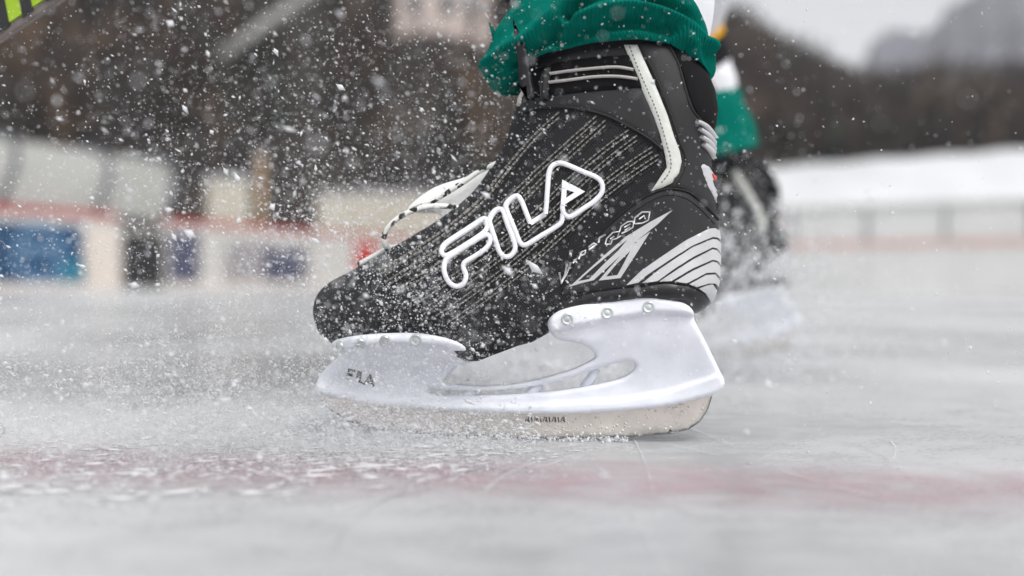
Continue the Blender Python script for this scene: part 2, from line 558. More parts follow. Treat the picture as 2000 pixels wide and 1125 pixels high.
def wood():
    V, F, FM = [], [], []
    for _ in range(2600):
        px = rng.uniform(-800, 2800); t = rng.uniform(0.03, 1.0) ** 0.8
        if 740 < px < 985 and 0.12 < t < 0.34: continue        # clearing round the house
        b = hill_pt(px, t)
        h = rng.uniform(2.0, 4.2)
        r_ = rng.uniform() + 0.35 * math.sin(b.x * .33 + 2 * math.sin(b.z * .4)) + 0.25 * math.sin(b.z * .9 + b.x * .12)
        kind = 2 if r_ < -0.05 else 0 if r_ < 0.5 else 1 if r_ < 0.85 else 3 if r_ < 1.25 else 4
        def quad(p, q, w0, w1, m):
            p, q = Vector(p), Vector(q)
            s = Vector((rng.uniform(-1, 1), rng.uniform(-0.6, 0.6), rng.uniform(-.2, .2))).normalized()
            k = len(V)
            V.extend([p - s * w0, p + s * w0, q + s * w1, q - s * w1]); F.append((k, k + 1, k + 2, k + 3)); FM.append(m)
        if kind == 2:
            for k in range(16):
                zz = h * (0.1 + 0.85 * k / 16); r = 0.30 * h * (1 - k / 17)
                a = rng.uniform(0, 6.283)
                p = b + Vector((0, 0, zz))
                quad(p, p + Vector((math.cos(a) * r, math.sin(a) * r, -0.12 * h)), 0.12 * h * (1 - k / 20), 0.05, 2)
                quad(p, p - Vector((math.cos(a) * r, math.sin(a) * r, 0.12 * h)), 0.12 * h * (1 - k / 20), 0.05, 2)
        else:
            quad(b - Vector((0, 0, .2)), b + Vector((rng.uniform(-.2, .2), 0, h * 0.75)), 0.09, 0.03, kind)
            for k in range(20):
                st = b + Vector((0, 0, h * rng.uniform(0.15, 0.6)))
                e = b + Vector((rng.normal() * h * .2, rng.normal() * h * .2, h * rng.uniform(0.5, 1.02)))
                quad(st, e, 0.03, rng.uniform(0.04, 0.22), kind)
    o = mesh_obj('bare_wood', V, F, None, smooth=False, mats=[M['twig'], M['twig2'], M['fir'], M['twig3'], M['twig4']], fmat=FM)
    tag(o, 'brown leafless wood covering the hillside behind the rink', 'wood', kind='stuff')
wood()

# --- far misty mountains on the right
mprof = [(1380, 260), (1560, 235), (1630, 190), (1665, 130), (1700, 75), (1745, 38), (1785, 55), (1815, 45), (1850, 5), (1900, -30), (2000, -50), (2200, -20), (2500, -90), (3000, 100)]
mv, mf = [], []
NM, NR = 160, 14
for j in range(NR + 1):
    for i in range(NM + 1):
        px = 1380 + 1620 * i / NM
        t = j / NR
        Y = 230 + 90 * t
        top = at(1000, interp(px, mprof) + 7 * math.sin(px * .21) + 5 * math.sin(px * .53 + 1), 320).z
        z = top * t ** 0.8 - 2
        z += (1 - abs(2 * t - 1)) * (2.5 * math.sin(px * .09 + 6 * t) + 1.5 * math.sin(px * .23 + 11 * t))
        mv.append(Vector(((px - 1000) / FX * Y, Y, z)))
for j in range(NR):
    for i in range(NM):
        a = j * (NM + 1) + i
        mf.append((a, a + 1, a + NM + 2, a + NM + 1))
base = len(mv)
for i in range(NM + 1):
    p = mv[NR * (NM + 1) + i]; mv.append(Vector((p.x * 1.2, p.y + 60, -2)))
for i in range(NM):
    a = NR * (NM + 1) + i
    mf.append((a, a + 1, base + i + 1, base + i))
tag(mesh_obj('mountain', mv, mf, M['hazetint']), kind='structure')

# --- snow bank behind the right hand boards
sv, sf = [], []
NB = 90
for i in range(NB + 1):
    px = 1150 + 1500 * i / NB
    ytop = interp(px, [(1150, 345), (1480, 325), (2000, 288), (2700, 240)])
    for k, (Y, fr) in enumerate(((10.6, 0.0), (11.2, 0.25), (12.2, 0.62), (13.2, 0.9), (14.0, 1.0), (15.5, 1.0), (22, 0.9), (26, -0.02))):
        zt = at(px, ytop, 14.0).z
        z = zt * fr + 0.012 * math.sin(px * .05 + k) * fr
        sv.append(Vector(((px - 1000) / FX * Y, Y, z - 0.02)))
K = 8
for i in range(NB):
    for k in range(K - 1):
        a = i * K + k
        sf.append((a, a + K, a + K + 1, a + 1))
tag(mesh_obj('snow_bank', sv, sf, M['snow']), kind='structure')

# ------------------------------------------------------------------ rink boards on the left
HB = 0.81
LA, LB = Vector((-4.83, 9.40)), Vector((-2.70, 14.70))
LD = (LB - LA).normalized()
def lb(px, off=0.0):
    """plan point of the left board line under photo column px, moved off metres towards the rink"""
    p = (px - 1000) / FX
    # (LA + LD t).x = p (LA + LD t).y
    t = (p * LA.y - LA.x) / (LD.x - p * LD.y)
    n = Vector((LD.y, -LD.x))
    return LA + LD * t + n * off
boards = empty('rink_boards', (LA.x, LA.y, 0))
tag(boards, 'white rink boards with red top rail and advertisements along the left side', 'rink boards')
def lpart(name, x0, x1, z0, z1, m, off=0.0, th=0.06, bevel=0.0, parent=boards):
    a, b = lb(x0, off), lb(x1, off)
    bm = bmesh.new()
    o = Vector((LA.x, LA.y))
    box_bm(bm, a - o, b - o, th, z0, z1, bevel)
    return bm_obj(name, bm, m, parent)
for x0, x1 in ((-700, -160), (-157, 166), (169, 234), (326, 392), (395, 437), (440, 606), (609, 740), (743, 840), (842, 900)):
    lpart('panel', x0, x1, 0.0, HB - 0.055, M['boardwhite'])
lpart('gate', 238, 322, 0.0, 0.66, M['boardwhite'], th=0.05)
for x0, x1 in ((-700, 230), (328, 900)):
    lpart('top_rail', x0, x1, HB - 0.055, HB, M['boardred'], off=0.02, th=0.12, bevel=0.008)
for x0, x1 in ((-700, 234), (326, 900)):
    lpart('kick_plate', x0, x1, 0.0, 0.07, M['adpeach'], off=0.012, th=0.01)
def advert(x0, x1, z0, z1, m):
    return lpart('advert', x0, x1, z0, z1, m, off=0.006, th=0.004)
adb = advert(-150, 160, 0.03, 0.66, M['adblue'])
lpart('advert_panel', 112, 163, 0.028, 0.30, M['adcyan'], off=0.010, th=0.003, parent=boards)
# ring emblem on the blue advertisement
def ring(px, zc, r0, r1, m, off):
    c = lb(px, off) - Vector((LA.x, LA.y))
    v, f = [], []
    n = 40
    for k in range(n):
        a = 2 * math.pi * k / n
        for r in (r0, r1):
            q = c + LD * (r * math.cos(a))
            v.append((q.x, q.y, zc + r * math.sin(a)))
    for k in range(n):
        f.append((2 * k, 2 * k + 1, (2 * k + 3) % (2 * n), (2 * k + 2) % (2 * n)))
    return mesh_obj('emblem_ring', v, f, m, boards, smooth=False)
ring(75, 0.36, 0.24, 0.31, M['adring'], 0.0115)
ring(75, 0.36, 0.19, 0.205, M['adring'], 0.0115)
lpart('emblem_bar', 40, 108, 0.36, 0.45, M['adring'], off=0.013, th=0.003)
advert(240, 320, 0.02, 0.62, M['adblack'])
advert(330, 390, 0.03, 0.66, M['adpurple'])
advert(444, 600, 0.04, 0.60, M['adgrey'])
lpart('advert_panel', 515, 596, 0.06, 0.5, M['adpurple'], off=0.010, th=0.003)
advert(692, 738, 0.06, 0.66, M['boardred'])
advert(170, 232, 0.06, 0.66, M['adpeach'])
for px in (-160, 167, 235, 325, 607, 741):
    lpart('post', px - 2, px + 2, 0.0, HB - 0.06, M['steelgrey'], off=-0.062, th=0.05)

# --- vaulted players' shelter behind the left boards
shelter = empty('bench_shelter', (LA.x - 0.6, LA.y + 0.4, 0))
tag(shelter, 'milky vaulted shelter with curved hoops behind the blue advertisement', 'shelter')
so = Vector((LA.x - 0.6, LA.y + 0.4))
back = Vector((-LD.y, LD.x))
def vault(px, u, lean=0.0):
    """point of the vault: u=0 at the boards, 1 on the ground at the back"""
    p = lb(px, -0.12)
    a = math.pi * u
    dep = 0.75 * (1 - math.cos(a)) / 1.0
    z = 0.80 + 0.78 * (math.sin(a) ** 0.8) - (0.8 if u > 0.97 else 0)
    q = p + back * dep + LD * lean * math.sin(a)
    return Vector((q.x - so.x, q.y - so.y, z))
for px in (-320, -100, 15, 205, 335):
    tube('hoop', [vault(px, u / 16, 0.55) + Vector((0, 0, .03)) - Vector((back.x, back.y, 0)) * .03 for u in range(15)], 0.036, M['hoopgrey'], shelter, 6)
    p = lb(px, -0.12)
    tube('hoop_foot', [(p.x - so.x, p.y - so.y, 0), (p.x - so.x, p.y - so.y, 0.82)], 0.022, M['steelgrey'], shelter, 6)
for x0, x1 in ((-320, -100), (-100, 15), (15, 205), (205, 335)):
    v, f = [], []
    for i in range(7):
        for u in range(17):
            v.append(vault(x0 + (x1 - x0) * i / 6, u / 16 * 0.94 + 0.0, 0.55))
    for i in range(6):
        for u in range(16):
            a = i * 17 + u
            f.append((a, a + 1, a + 18, a + 17))
    mesh_obj('roof_panel', v, f, M['poly'], shelter)

# --- low cream wall with posts, and wooden post, behind the boards
def yard_wall(x0, x1, Y, y_top, m, label):
    w = empty('yard_wall', (at(x0, 543, Y).x, Y, 0))
    a, b = at(x0, y_top, Y), at(x1, y_top, Y)
    n = max(2, int((b.x - a.x) / 0.6))
    for i in range(n):
        xa = (b.x - a.x) * i / n; xb = (b.x - a.x) * (i + 1) / n - 0.012
        slab('wall_panel', (xa, 0), (xb, 0), 0.18, 0, a.z, m, w, 0.01)
    slab('coping', (-0.04, -0.04), (b.x - a.x + .04, -0.04), 0.26, a.z + 0.002, a.z + 0.07, M['snow'], w, 0.015)
    return tag(w, label, 'wall')
yard_wall(620, 900, 19.0, 382, M['cream'], 'low cream wall capped with snow above the left boards')
yard_wall(405, 485, 17.5, 352, M['cream'], 'short pale wall behind the left boards, beside the shelter')
pp = at(508, 300, 16.4)
wp = empty('wooden_post', (pp.x, 16.4, 0))
slab('post_shaft', (-0.07, 0), (0.07, 0), 0.14, 0, pp.z, M['wood'], wp, 0.01)
slab('post_cap', (-0.09, -0.02), (0.09, -0.02), 0.18, pp.z + 0.002, pp.z + 0.05, M['snow'], wp, 0.01)
tag(wp, 'pale wooden post standing above the left boards', 'post')

# --- house on the hillside, above the boot's toe
def house():
    h = empty('house', (0, 0, 0))
    Y = 46.0
    a, b = at(775, 82, Y), at(955, 82, Y)
    h.location = ((a.x + b.x) / 2, Y, a.z - 2.0)
    w = (b.x - a.x) / 2
    slab('wall', (-w, 0), (w, 0), 5.0, 0, 5.2, M['plaster'], h)
    bm = bmesh.new()
    pts = [(-w - .4, 5.2), (w + .4, 5.2), (0, 7.6)]
    v = [bm.verts.new((x, y, z)) for y in (-0.5, 5.5) for x, z in pts]
    for f in ((0, 1, 2), (3, 4, 5), (0, 1, 4, 3), (1, 2, 5, 4), (2, 0, 3, 5)):
        bm.faces.new([v[i] for i in f])
    bm_obj('roof', bm, M['roof'], h)
    for x in (-1.3, 0.2, 1.3):
        wi = slab('window', (x - .35, -0.05), (x + .35, -0.05), 0.06, 3.2, 4.3, M['boardwhite'], h)
        slab('pane', (x - .28, -0.07), (x + .28, -0.07), 0.03, 3.27, 4.23, M['glass'], wi)
    tag(h, 'pinkish plastered house among the trees above the toe of the boot', 'house')
house()

# --- pale leaning pole on the slope
tube_o = tube('leaning_pole', [at(430, 112, 27), at(500, 60, 27), at(600, -8, 27), at(720, -90, 27)], 0.16, M['twig2'], None, 8)
tag(tube_o, 'blurred pale grey pole leaning across the upper left slope', 'pole')
ms = mat('weathered_pole', (0.36, 0.35, 0.34), 0.7, noise=(2, 0.2))
tube_o.data.materials[0] = ms

# ------------------------------------------------------------------ rink boards on the right
RA, RB = Vector((1.55, 10.25)), Vector((5.6, 7.85))
RD = (RB - RA).normalized()
rboards = empty('rink_boards', (RA.x, RA.y, 0))
tag(rboards, 'plain white rink boards with faded red stripe in front of the right snow bank', 'rink boards')
nR = 7
Ltot = (RB - RA).length
for i in range(nR):
    a = RD * (Ltot * i / nR); b = RD * (Ltot * (i + 1) / nR - 0.012)
    slab('panel', a, b, 0.05, 0.0, HB - 0.05, M['boardgrey'], rboards)
    nrm = Vector((RD.y, -RD.x)) * 0.006
    slab('stripe', a + nrm, b + nrm, 0.004, 0.40, 0.47, M['boardpink'], rboards)
    slab('post', a + RD * -0.015 + nrm * 1.5, a + RD * 0.015 + nrm * 1.5, 0.004, 0.48, HB - 0.06, M['steelgrey'], rboards)
nrm = Vector((RD.y, -RD.x)) * 0.02
slab('top_rail', nrm, RD * Ltot + nrm, 0.09, HB - 0.048, HB, mat('rail_grey', (0.58, 0.58, 0.57), 0.5), rboards, 0.008)

# ------------------------------------------------------------------ the near ice skate
PSI = R(7)
cps, sps = math.cos(PSI), math.sin(PSI)
S0 = at(1000, 857, D); S0.z = 0.0
skate = empty('ice_skate', S0, (0, 0, -PSI))
tag(skate, 'sharp black ice skate with white blade holder, largest and nearest to the camera', 'ice skate')
def sk(px, py, v=0.0):
    """skate coordinates (u along the foot, v across, w up) of a photo point at lateral position v"""
    p = (px - 1000) / FX
    u = p * (S0.y + v * cps) - v * sps - S0.x
    u = (p * (S0.y + v * cps) - S0.x - v * sps) / (cps + p * sps)
    Y = S0.y - u * sps + v * cps
    return Vector((u, v, at(px, py, Y).z))
SMW = Matrix.Translation(S0) @ Matrix.Rotation(-PSI, 4, 'Z')
SMI = SMW.inverted()
CAM_L = SMI @ Vector((0, 0, CAM_Z))

def loft(front, backp, width, n_sl=70, half=36, sag=None, ripple=None, rf=None, rb=None, v_off=0.0, cap_top=True, cap_bottom=True):
    """closed slices between matching front/back profile points (photo px); width(s, t) = half width"""
    m = len(front)
    ss = np.linspace(0, 1, n_sl)
    def cat(P, s):
        x = s * (m - 1); i = min(int(x), m - 2); t = x - i
        p = [np.array(P[min(max(i + k, 0), m - 1)], float) for k in (-1, 0, 1, 2)]
        return 0.5 * (2 * p[1] + (-p[0] + p[2]) * t + (2 * p[0] - 5 * p[1] + 4 * p[2] - p[3]) * t * t + (-p[0] + 3 * p[1] - 3 * p[2] + p[3]) * t ** 3)
    V, F = [], []
    ring_n = 2 * half
    for s in ss:
        a, b = cat(front, s), cat(backp, s)
        A, B = sk(a[0], a[1]), sk(b[0], b[1])
        L_ = (B - A).length
        RF, RB_ = rf(s), rb(s)
        for k in range(ring_n):
            th = 2 * math.pi * k / ring_n
            t = 0.5 - 0.5 * math.cos(th)
            side = -1 if th < math.pi else 1
            d, e = t * L_, (1 - t) * L_
            q1 = min(1, d / RF); q2 = min(1, e / RB_)
            hw = width(s, t) * math.sqrt(max(0, 1 - (1 - q1) ** 2)) * math.sqrt(max(0, 1 - (1 - q2) ** 2))
            P = A.lerp(B, t)
            if sag: P.z += sag(s, t, side)
            P.y = side * hw + v_off
            if ripple: P += ripple(s, t, side, th, P)
            V.append(P)
    for j in range(n_sl - 1):
        for k in range(ring_n):
            k2 = (k + 1) % ring_n
            F.append((j * ring_n + k, j * ring_n + k2, (j + 1) * ring_n + k2, (j + 1) * ring_n + k))
    if cap_bottom: F.append(tuple(range(ring_n))[::-1])
    if cap_top: F.append(tuple(range((n_sl - 1) * ring_n, n_sl * ring_n)))
    return V, F

front = [(655, 676), (628, 655), (616, 625), (614, 600), (622, 575), (645, 552), (690, 528), (745, 497), (805, 462), (865, 425), (920, 380), (955, 335), (982, 288), (1000, 240), (1010, 200), (1017, 165), (1024, 120), (1030, 80), (1036, 40)]
backp = [(1352, 628), (1382, 604), (1395, 582), (1402, 556), (1404, 522), (1405, 485), (1404, 455), (1401, 425), (1398, 396), (1394, 365), (1391, 338), (1389, 305), (1390, 278), (1397, 245), (1401, 212), (1392, 168), (1374, 130), (1348, 98), (1338, 60)]
def foot_w(t):
    return interp(t, [(0, .036), (.12, .043), (.33, .048), (.5, .042), (.66, .034), (.85, .035), (1, .033)])
def boot_width(s, t):
    up = sstep(0.12, 0.75, s)
    a = foot_w(t)
    shoulder = interp(t, [(0, .034), (.3, .038), (.6, .037), (1, .034)])
    top = 0.043
    w = a * (1 - up) + (shoulder * (1 - up) + top * up) * up
    w *= 0.66 + 0.34 * math.sqrt(min(1, s / 0.11))
    return w
def boot_sag(s, t, side):
    f = max(0, 1 - s / 0.22) ** 1.2
    px_drop = interp(t, [(0, -2), (.06, -12), (.14, -14), (.28, -5), (.35, 14), (.40, 46), (.44, 42), (.5, 24), (.58, 14), (.63, -6), (.68, -28), (.75, -46), (.86, -52), (.95, -34), (1, -16)])
    return -px_drop * f * D / FX
bv, bf = loft(front, backp, boot_width, 90, 44, boot_sag, rf=lambda s: interp(s, [(0, .055), (.2, .075), (.45, .09), (.65, .06), (1, .05)]), rb=lambda s: interp(s, [(0, .03), (.5, .035), (1, .05)]))
boot = mesh_obj('boot', bv, bf, M['weave'], skate)
bvh = BVHTree.FromPolygons([tuple(v) for v in bv], bf)
boot_norms = None

def on_boot(px, py, tree=None):
    tree = tree or bvh
    tgt = sk(px, py)
    d = (tgt - CAM_L).normalized()
    hit, n, i, dist = tree.ray_cast(CAM_L, d)
    if hit is None:
        hit, n, i, dist = tree.find_nearest(sk(px, py, -0.004))
    if n.dot(d) > 0: n = -n
    return hit, n

def inside(pts, poly):
    poly = np.array(poly, float); pts = np.array(pts, float)
    x, y = pts[:, 0], pts[:, 1]
    c = np.zeros(len(pts), bool)
    j = len(poly) - 1
    for i in range(len(poly)):
        xi, yi = poly[i]; xj, yj = poly[j]
        cond = ((yi > y) != (yj > y)) & (x < (xj - xi) * (y - yi) / (yj - yi + 1e-12) + xi)
        c ^= cond
        j = i
    return c

def dens(poly, step):
    out = []
    n = len(poly)
    for i in range(n):
        a, b = np.array(poly[i], float), np.array(poly[(i + 1) % n], float)
        m = max(1, int(round(np.linalg.norm(b - a) / step)))
        for k in range(m): out.append(tuple(a + (b - a) * k / m))
    return out

def bdist(pts, polys):
    pts = np.array(pts, float)
    best = np.full(len(pts), 1e9)
    for poly in polys:
        P = np.array(poly, float); Q = np.roll(P, -1, axis=0)
        for a, b in zip(P, Q):
            ab = b - a
            t = np.clip(((pts - a) @ ab) / (ab @ ab + 1e-12), 0, 1)
            best = np.minimum(best, np.linalg.norm(pts - (a + t[:, None] * ab), axis=1))
    return best

def cdt(poly, holes, step):
    loops = [dens(poly, step)] + [dens(h, step) for h in holes]
    pts, edges = [], []
    for lp in loops:
        k = len(pts)
        pts += lp
        edges += [(k + i, k + (i + 1) % len(lp)) for i in range(len(lp))]
    nb = len(pts)
    P = np.array(poly)
    gx = np.arange(P[:, 0].min(), P[:, 0].max(), step); gy = np.arange(P[:, 1].min(), P[:, 1].max(), step * .87)
    G = np.array([(x + (step / 2 if j % 2 else 0), y) for j, y in enumerate(gy) for x in gx])
    if len(G):
        ok = inside(G, poly)
        for h in holes: ok &= ~inside(G, h)
        ok &= bdist(G, loops) > step * 0.45
        pts += [tuple(g) for g in G[ok]]
    r = delaunay_2d_cdt([Vector(p) for p in pts], edges, [], 0, 1e-5)
    vv = [tuple(v) for v in r[0]]
    tris = [f for f in r[2]]
    cen = np.array([np.mean([vv[i] for i in f], axis=0) for f in tris])
    ok = inside(cen, poly)
    for h in holes: ok &= ~inside(cen, h)
    tris = [tuple(t) for t, k in zip(tris, ok) if k]
    return vv, tris, loops

def bound_edges(tris):
    cnt = {}
    for t in tris:
        for i in range(len(t)):
            a, b = t[i], t[(i + 1) % len(t)]
            cnt[(a, b)] = cnt.get((a, b), 0) + 1
    return [(a, b) for (a, b) in cnt if (b, a) not in cnt]

def patch(name, poly, off, m, parent=None, holes=(), step=6.0, sm=False, edge=None, tree=None):
    """a thin raised piece lying on the boot, its outline given as seen in the photograph"""
    if sm: poly = [tuple(p) for p in smooth_path(poly, step, True)]
    vv, tris, loops = cdt(poly, list(holes), step)
    bd = bdist(vv, loops)
    V, F = [], []
    low = []
    for (x, y), dd in zip(vv, bd):
        h, n = on_boot(x, y, tree)
        o = off if edge is None else off * min(1, 0.35 + 0.65 * math.sqrt(min(1, dd / edge)))
        V.append(h + n * o); low.append(h - n * 0.0008)
    F = list(tris)
    for a, b in bound_edges(tris):
        k = len(V)
        V += [V[a], V[b], low[b], low[a]]
        F.append((k + 1, k, k + 3, k + 2))
    return mesh_obj(name, V, F, m, parent or skate)

def ribbon(name, path, w, off, m, parent=None, step=4.0, closed=False, smooth=True, tree=None, merge=None):
    """a raised rounded band of width w px along a path on the boot"""
    P = smooth_path(path, step, closed) if smooth else [np.array(p, float) for p in dens(path, step)] if closed else [np.array(p, float) for p in path]
    n = len(P)
    V, F = [], []
    prof = [(-1, -0.0008), (-1.0, off * 0.55), (-0.6, off), (0.6, off), (1.0, off * 0.55), (1, -0.0008)]
    for i in range(n):
        a = P[(i - 1) % n] if (closed or i > 0) else P[i]
        b = P[(i + 1) % n] if (closed or i < n - 1) else P[i]
        t = (b - a) / (np.linalg.norm(b - a) + 1e-9)
        nn = np.array((-t[1], t[0]))
        for c, o in prof:
            q = P[i] + nn * c * w / 2
            h, nr = on_boot(q[0], q[1], tree)
            V.append(h + nr * o)
    k = len(prof)
    for i in range(n if closed else n - 1):
        j = (i + 1) % n
        for c in range(k - 1):
            F.append((i * k + c, i * k + c + 1, j * k + c + 1, j * k + c))
    if not closed:
        F.append(tuple(range(k))); F.append(tuple(range((n - 1) * k, n * k))[::-1])
    if merge is not None:
        o0 = len(merge[0]); merge[0].extend(V); merge[1].extend([tuple(i + o0 for i in f) for f in F]); return None
    return mesh_obj(name, V, F, m, parent or skate)

# panels of the boot
patch('ankle_panel', [(1016, 222), (1050, 212), (1096, 209), (1140, 214), (1185, 226), (1232, 249), (1270, 272), (1290, 290), (1287, 255), (1268, 205), (1240, 150), (1215, 90), (1140, 98), (1060, 120), (1030, 150), (1018, 190)], 0.0011, M['leather'], step=7, edge=5)
patch('back_panel', [(1244, 86), (1300, 84), (1325, 120), (1340, 175), (1352, 215), (1378, 250), (1394, 290), (1396, 350), (1401, 410), (1398, 425), (1370, 395), (1340, 372), (1310, 362), (1322, 345), (1332, 317), (1329, 295), (1316, 262), (1303, 220), (1288, 178), (1270, 135)], 0.0013, M['leather'], step=7, edge=5)
patch('collar_padding', [(1296, 80), (1330, 84), (1352, 105), (1378, 138), (1394, 175), (1400, 212), (1397, 240), (1391, 266), (1384, 256), (1360, 222), (1345, 185), (1332, 140), (1318, 105)], 0.0022, M['padding'], step=6, edge=10)
patch('heel_counter', [(1098, 560), (1112, 530), (1140, 490), (1180, 447), (1225, 408), (1262, 383), (1300, 369), (1340, 374), (1372, 398), (1402, 432), (1404, 480), (1403, 530), (1399, 565), (1392, 585), (1375, 572), (1345, 557), (1300, 551), (1220, 560), (1160, 568), (1100, 575)], 0.0013, M['counter'], step=7, edge=5)
patch('outsole', [(1085, 606), (1110, 585), (1160, 572), (1225, 563), (1300, 554), (1345, 560), (1376, 574), (1391, 588), (1384, 604), (1360, 618), (1340, 598), (1300, 587), (1256, 583), (1171, 594), (1120, 603)], 0.0020, M['sole'], step=7, edge=10)
patch('toe_cap', [(640, 556), (690, 540), (720, 560), (735, 600), (740, 640), (720, 668), (660, 675), (632, 655), (618, 625), (616, 600), (624, 575)], 0.0012, M['leather'], step=7, edge=8)
# seams
for nm, path, w in (('seam', [(1098, 572), (1112, 530), (1140, 490), (1180, 447), (1225, 408), (1262, 383), (1300, 369), (1340, 374), (1372, 398), (1401, 430)], 4),
                    ('seam', [(1016, 224), (1050, 213), (1096, 210), (1140, 215), (1185, 227), (1232, 250), (1270, 273), (1292, 292)], 5),
                    ('seam', [(1249, 90), (1275, 140), (1296, 190), (1312, 235), (1325, 275), (1336, 305), (1334, 335), (1318, 362)], 4),
                    ('seam', [(1302, 86), (1322, 125), (1337, 178), (1350, 215), (1380, 250)], 4)):
    ribbon(nm, path, w, 0.0019, M['seam'])
# second seam line inside the heel counter
ribbon('seam', [(1122, 548), (1150, 500), (1190, 455), (1232, 418), (1268, 394), (1300, 381), (1335, 386), (1365, 408), (1392, 438)], 2.5, 0.0018, M['seam'])

# rows of contrast stitching over the quarter
def dashes(name, path, m, dash=9.0, gap=2.0, w=2.8, off=0.0013, step_off=0.0):
    P = smooth_path(path, 1.0)
    cum = np.concatenate([[0], np.cumsum([np.linalg.norm(P[i + 1] - P[i]) for i in range(len(P) - 1)])])
    mg = ([], [])
    s = step_off
    while s + dash < cum[-1]:
        q = []
        for k in range(3):
            x = s + dash * k / 2
            i = min(int(np.searchsorted(cum, x)), len(P) - 1)
            q.append(P[i])
        ribbon(None, q, w, off, m, smooth=False, merge=mg)
        s += dash + gap
    return mesh_obj(name, mg[0], mg[1], m, skate)
rows = [[(1092, 219), (1040, 268), (985, 332), (940, 388), (880, 440), (800, 495), (735, 532)],
        [(1165, 226), (1110, 275), (1050, 330), (985, 392), (900, 460), (820, 510), (752, 552)],
        [(1184, 233), (1128, 284), (1067, 340), (1003, 402), (915, 474), (835, 528), (765, 572)],
        [(1230, 252), (1175, 292), (1110, 348), (1040, 415), (960, 482), (880, 540), (800, 592)],
        [(1247, 262), (1192, 304), (1130, 358), (1057, 430), (977, 498), (898, 556), (818, 610)],
        [(1278, 284), (1215, 326), (1150, 377), (1080, 440), (1000, 510), (925, 566), (850, 618)],
        [(1291, 298), (1227, 341), (1163, 391), (1094, 456), (1017, 526), (943, 582), (872, 632)]]
for i, r_ in enumerate(rows):
    dashes('stitch_row', r_, M['thread'], step_off=i)
    dashes('stitch_row', [(x + 4.5, y + 6.5) for x, y in r_], M['thread'], step_off=i + 5)
    ribbon('seam', [(x + 9, y + 13) for x, y in r_], 3.0, 0.0006, M['seam'], step=12)

# white reflective strip
strip_poly = [(1218, 88), (1232, 124), (1247, 160), (1262, 195), (1276, 227), (1287, 257), (1293, 280), (1299, 305), (1302, 327), (1292, 342), (1272, 373), (1295, 366), (1312, 357), (1325, 338), (1330, 316), (1327, 297), (1315, 265), (1303, 225), (1289, 190), (1271, 147), (1244, 88)]
strip = patch('reflective_strip', strip_poly, 0.0021, M['strip'], step=5, edge=3)
dashes('stitch_row', [(1229, 92), (1243, 128), (1262, 172), (1277, 206), (1290, 242), (1298, 272), (1306, 300), (1309, 325), (1302, 343), (1286, 362)], M['thread_dark'], 4, 4, 2.4, 0.0026)

# strap round the ankle with two cords, a tab and a keeper
patch('strap', [(1040, 140), (1090, 122), (1160, 112), (1228, 108), (1244, 145), (1256, 172), (1200, 176), (1130, 182), (1070, 190), (1046, 192)], 0.0034, M['padding'], step=6, edge=8)
ribbon('strap_cord', [(1080, 146), (1120, 140), (1165, 135), (1205, 133), (1237, 138)], 6.0, 0.0055, M['cord'])
ribbon('strap_cord', [(1078, 163), (1115, 158), (1160, 152), (1205, 151), (1245, 156)], 6.0, 0.0055, M['cord'])
patch('strap_keeper', [(1062, 142), (1076, 128), (1082, 130), (1079, 160), (1074, 196), (1060, 198), (1058, 166)], 0.0068, M['sole'], step=5, edge=6)
tube('strap_cord', [sk(x, y, -0.030) for x, y in ((1034, 164), (1023, 177), (1015, 191), (1012, 207))], 0.0015, M['cord'], skate, 8)

# silver fins and the small shield at the back of the ankle
for a, b, c in (((1356, 236), (1374, 246), (1390, 268)), ((1361, 251), (1376, 262), (1391, 283)), ((1364, 266), (1378, 277), (1391, 297)), ((1368, 281), (1380, 292), (1391, 309))):
    ribbon('heel_fin', [a, b, c], 7.5, 0.0042, M['silver'])
patch('heel_shield', [(1364, 321), (1372, 320), (1381, 325), (1391, 340), (1397, 361), (1399, 380), (1399, 396), (1390, 384), (1380, 367), (1371, 345)], 0.0024, M['silver'], step=4, edge=4)
patch('shield_mark', [(1384, 340), (1391, 345), (1395, 356), (1393, 358), (1387, 350)], 0.0031, M['red'], step=4)
patch('shield_mark', [(1386, 353), (1392, 360), (1396, 367), (1394, 371), (1389, 364)], 0.0031, M['navy'], step=4)

# silver bands wrapping the heel
bands = [[(1223, 557), (1252, 529), (1289, 503), (1339, 469), (1381, 447), (1392, 446), (1401, 451), (1403, 468), (1396, 464), (1388, 463), (1351, 479), (1301, 512), (1264, 537), (1247, 552)],
         [(1254, 553), (1289, 525), (1351, 483), (1388, 467), (1396, 468), (1403, 475), (1403, 494), (1396, 485), (1388, 483), (1351, 502), (1314, 527), (1284, 549)],
         [(1287, 550), (1314, 532), (1351, 507), (1388, 487), (1396, 489), (1403, 499), (1403, 515), (1396, 509), (1388, 507), (1351, 524), (1311, 549)],
         [(1317, 550), (1351, 529), (1388, 511), (1396, 513), (1402, 521), (1402, 541), (1393, 532), (1376, 533), (1340, 553)],
         [(1345, 555), (1376, 537), (1393, 536), (1401, 548), (1399, 559), (1393, 553), (1381, 553), (1358, 560)],
         [(1363, 563), (1377, 557), (1388, 555), (1396, 566), (1392, 580), (1386, 588), (1376, 572)]]
for b in bands:
    patch('silver_band', b, 0.0019, M['silver'], step=5)

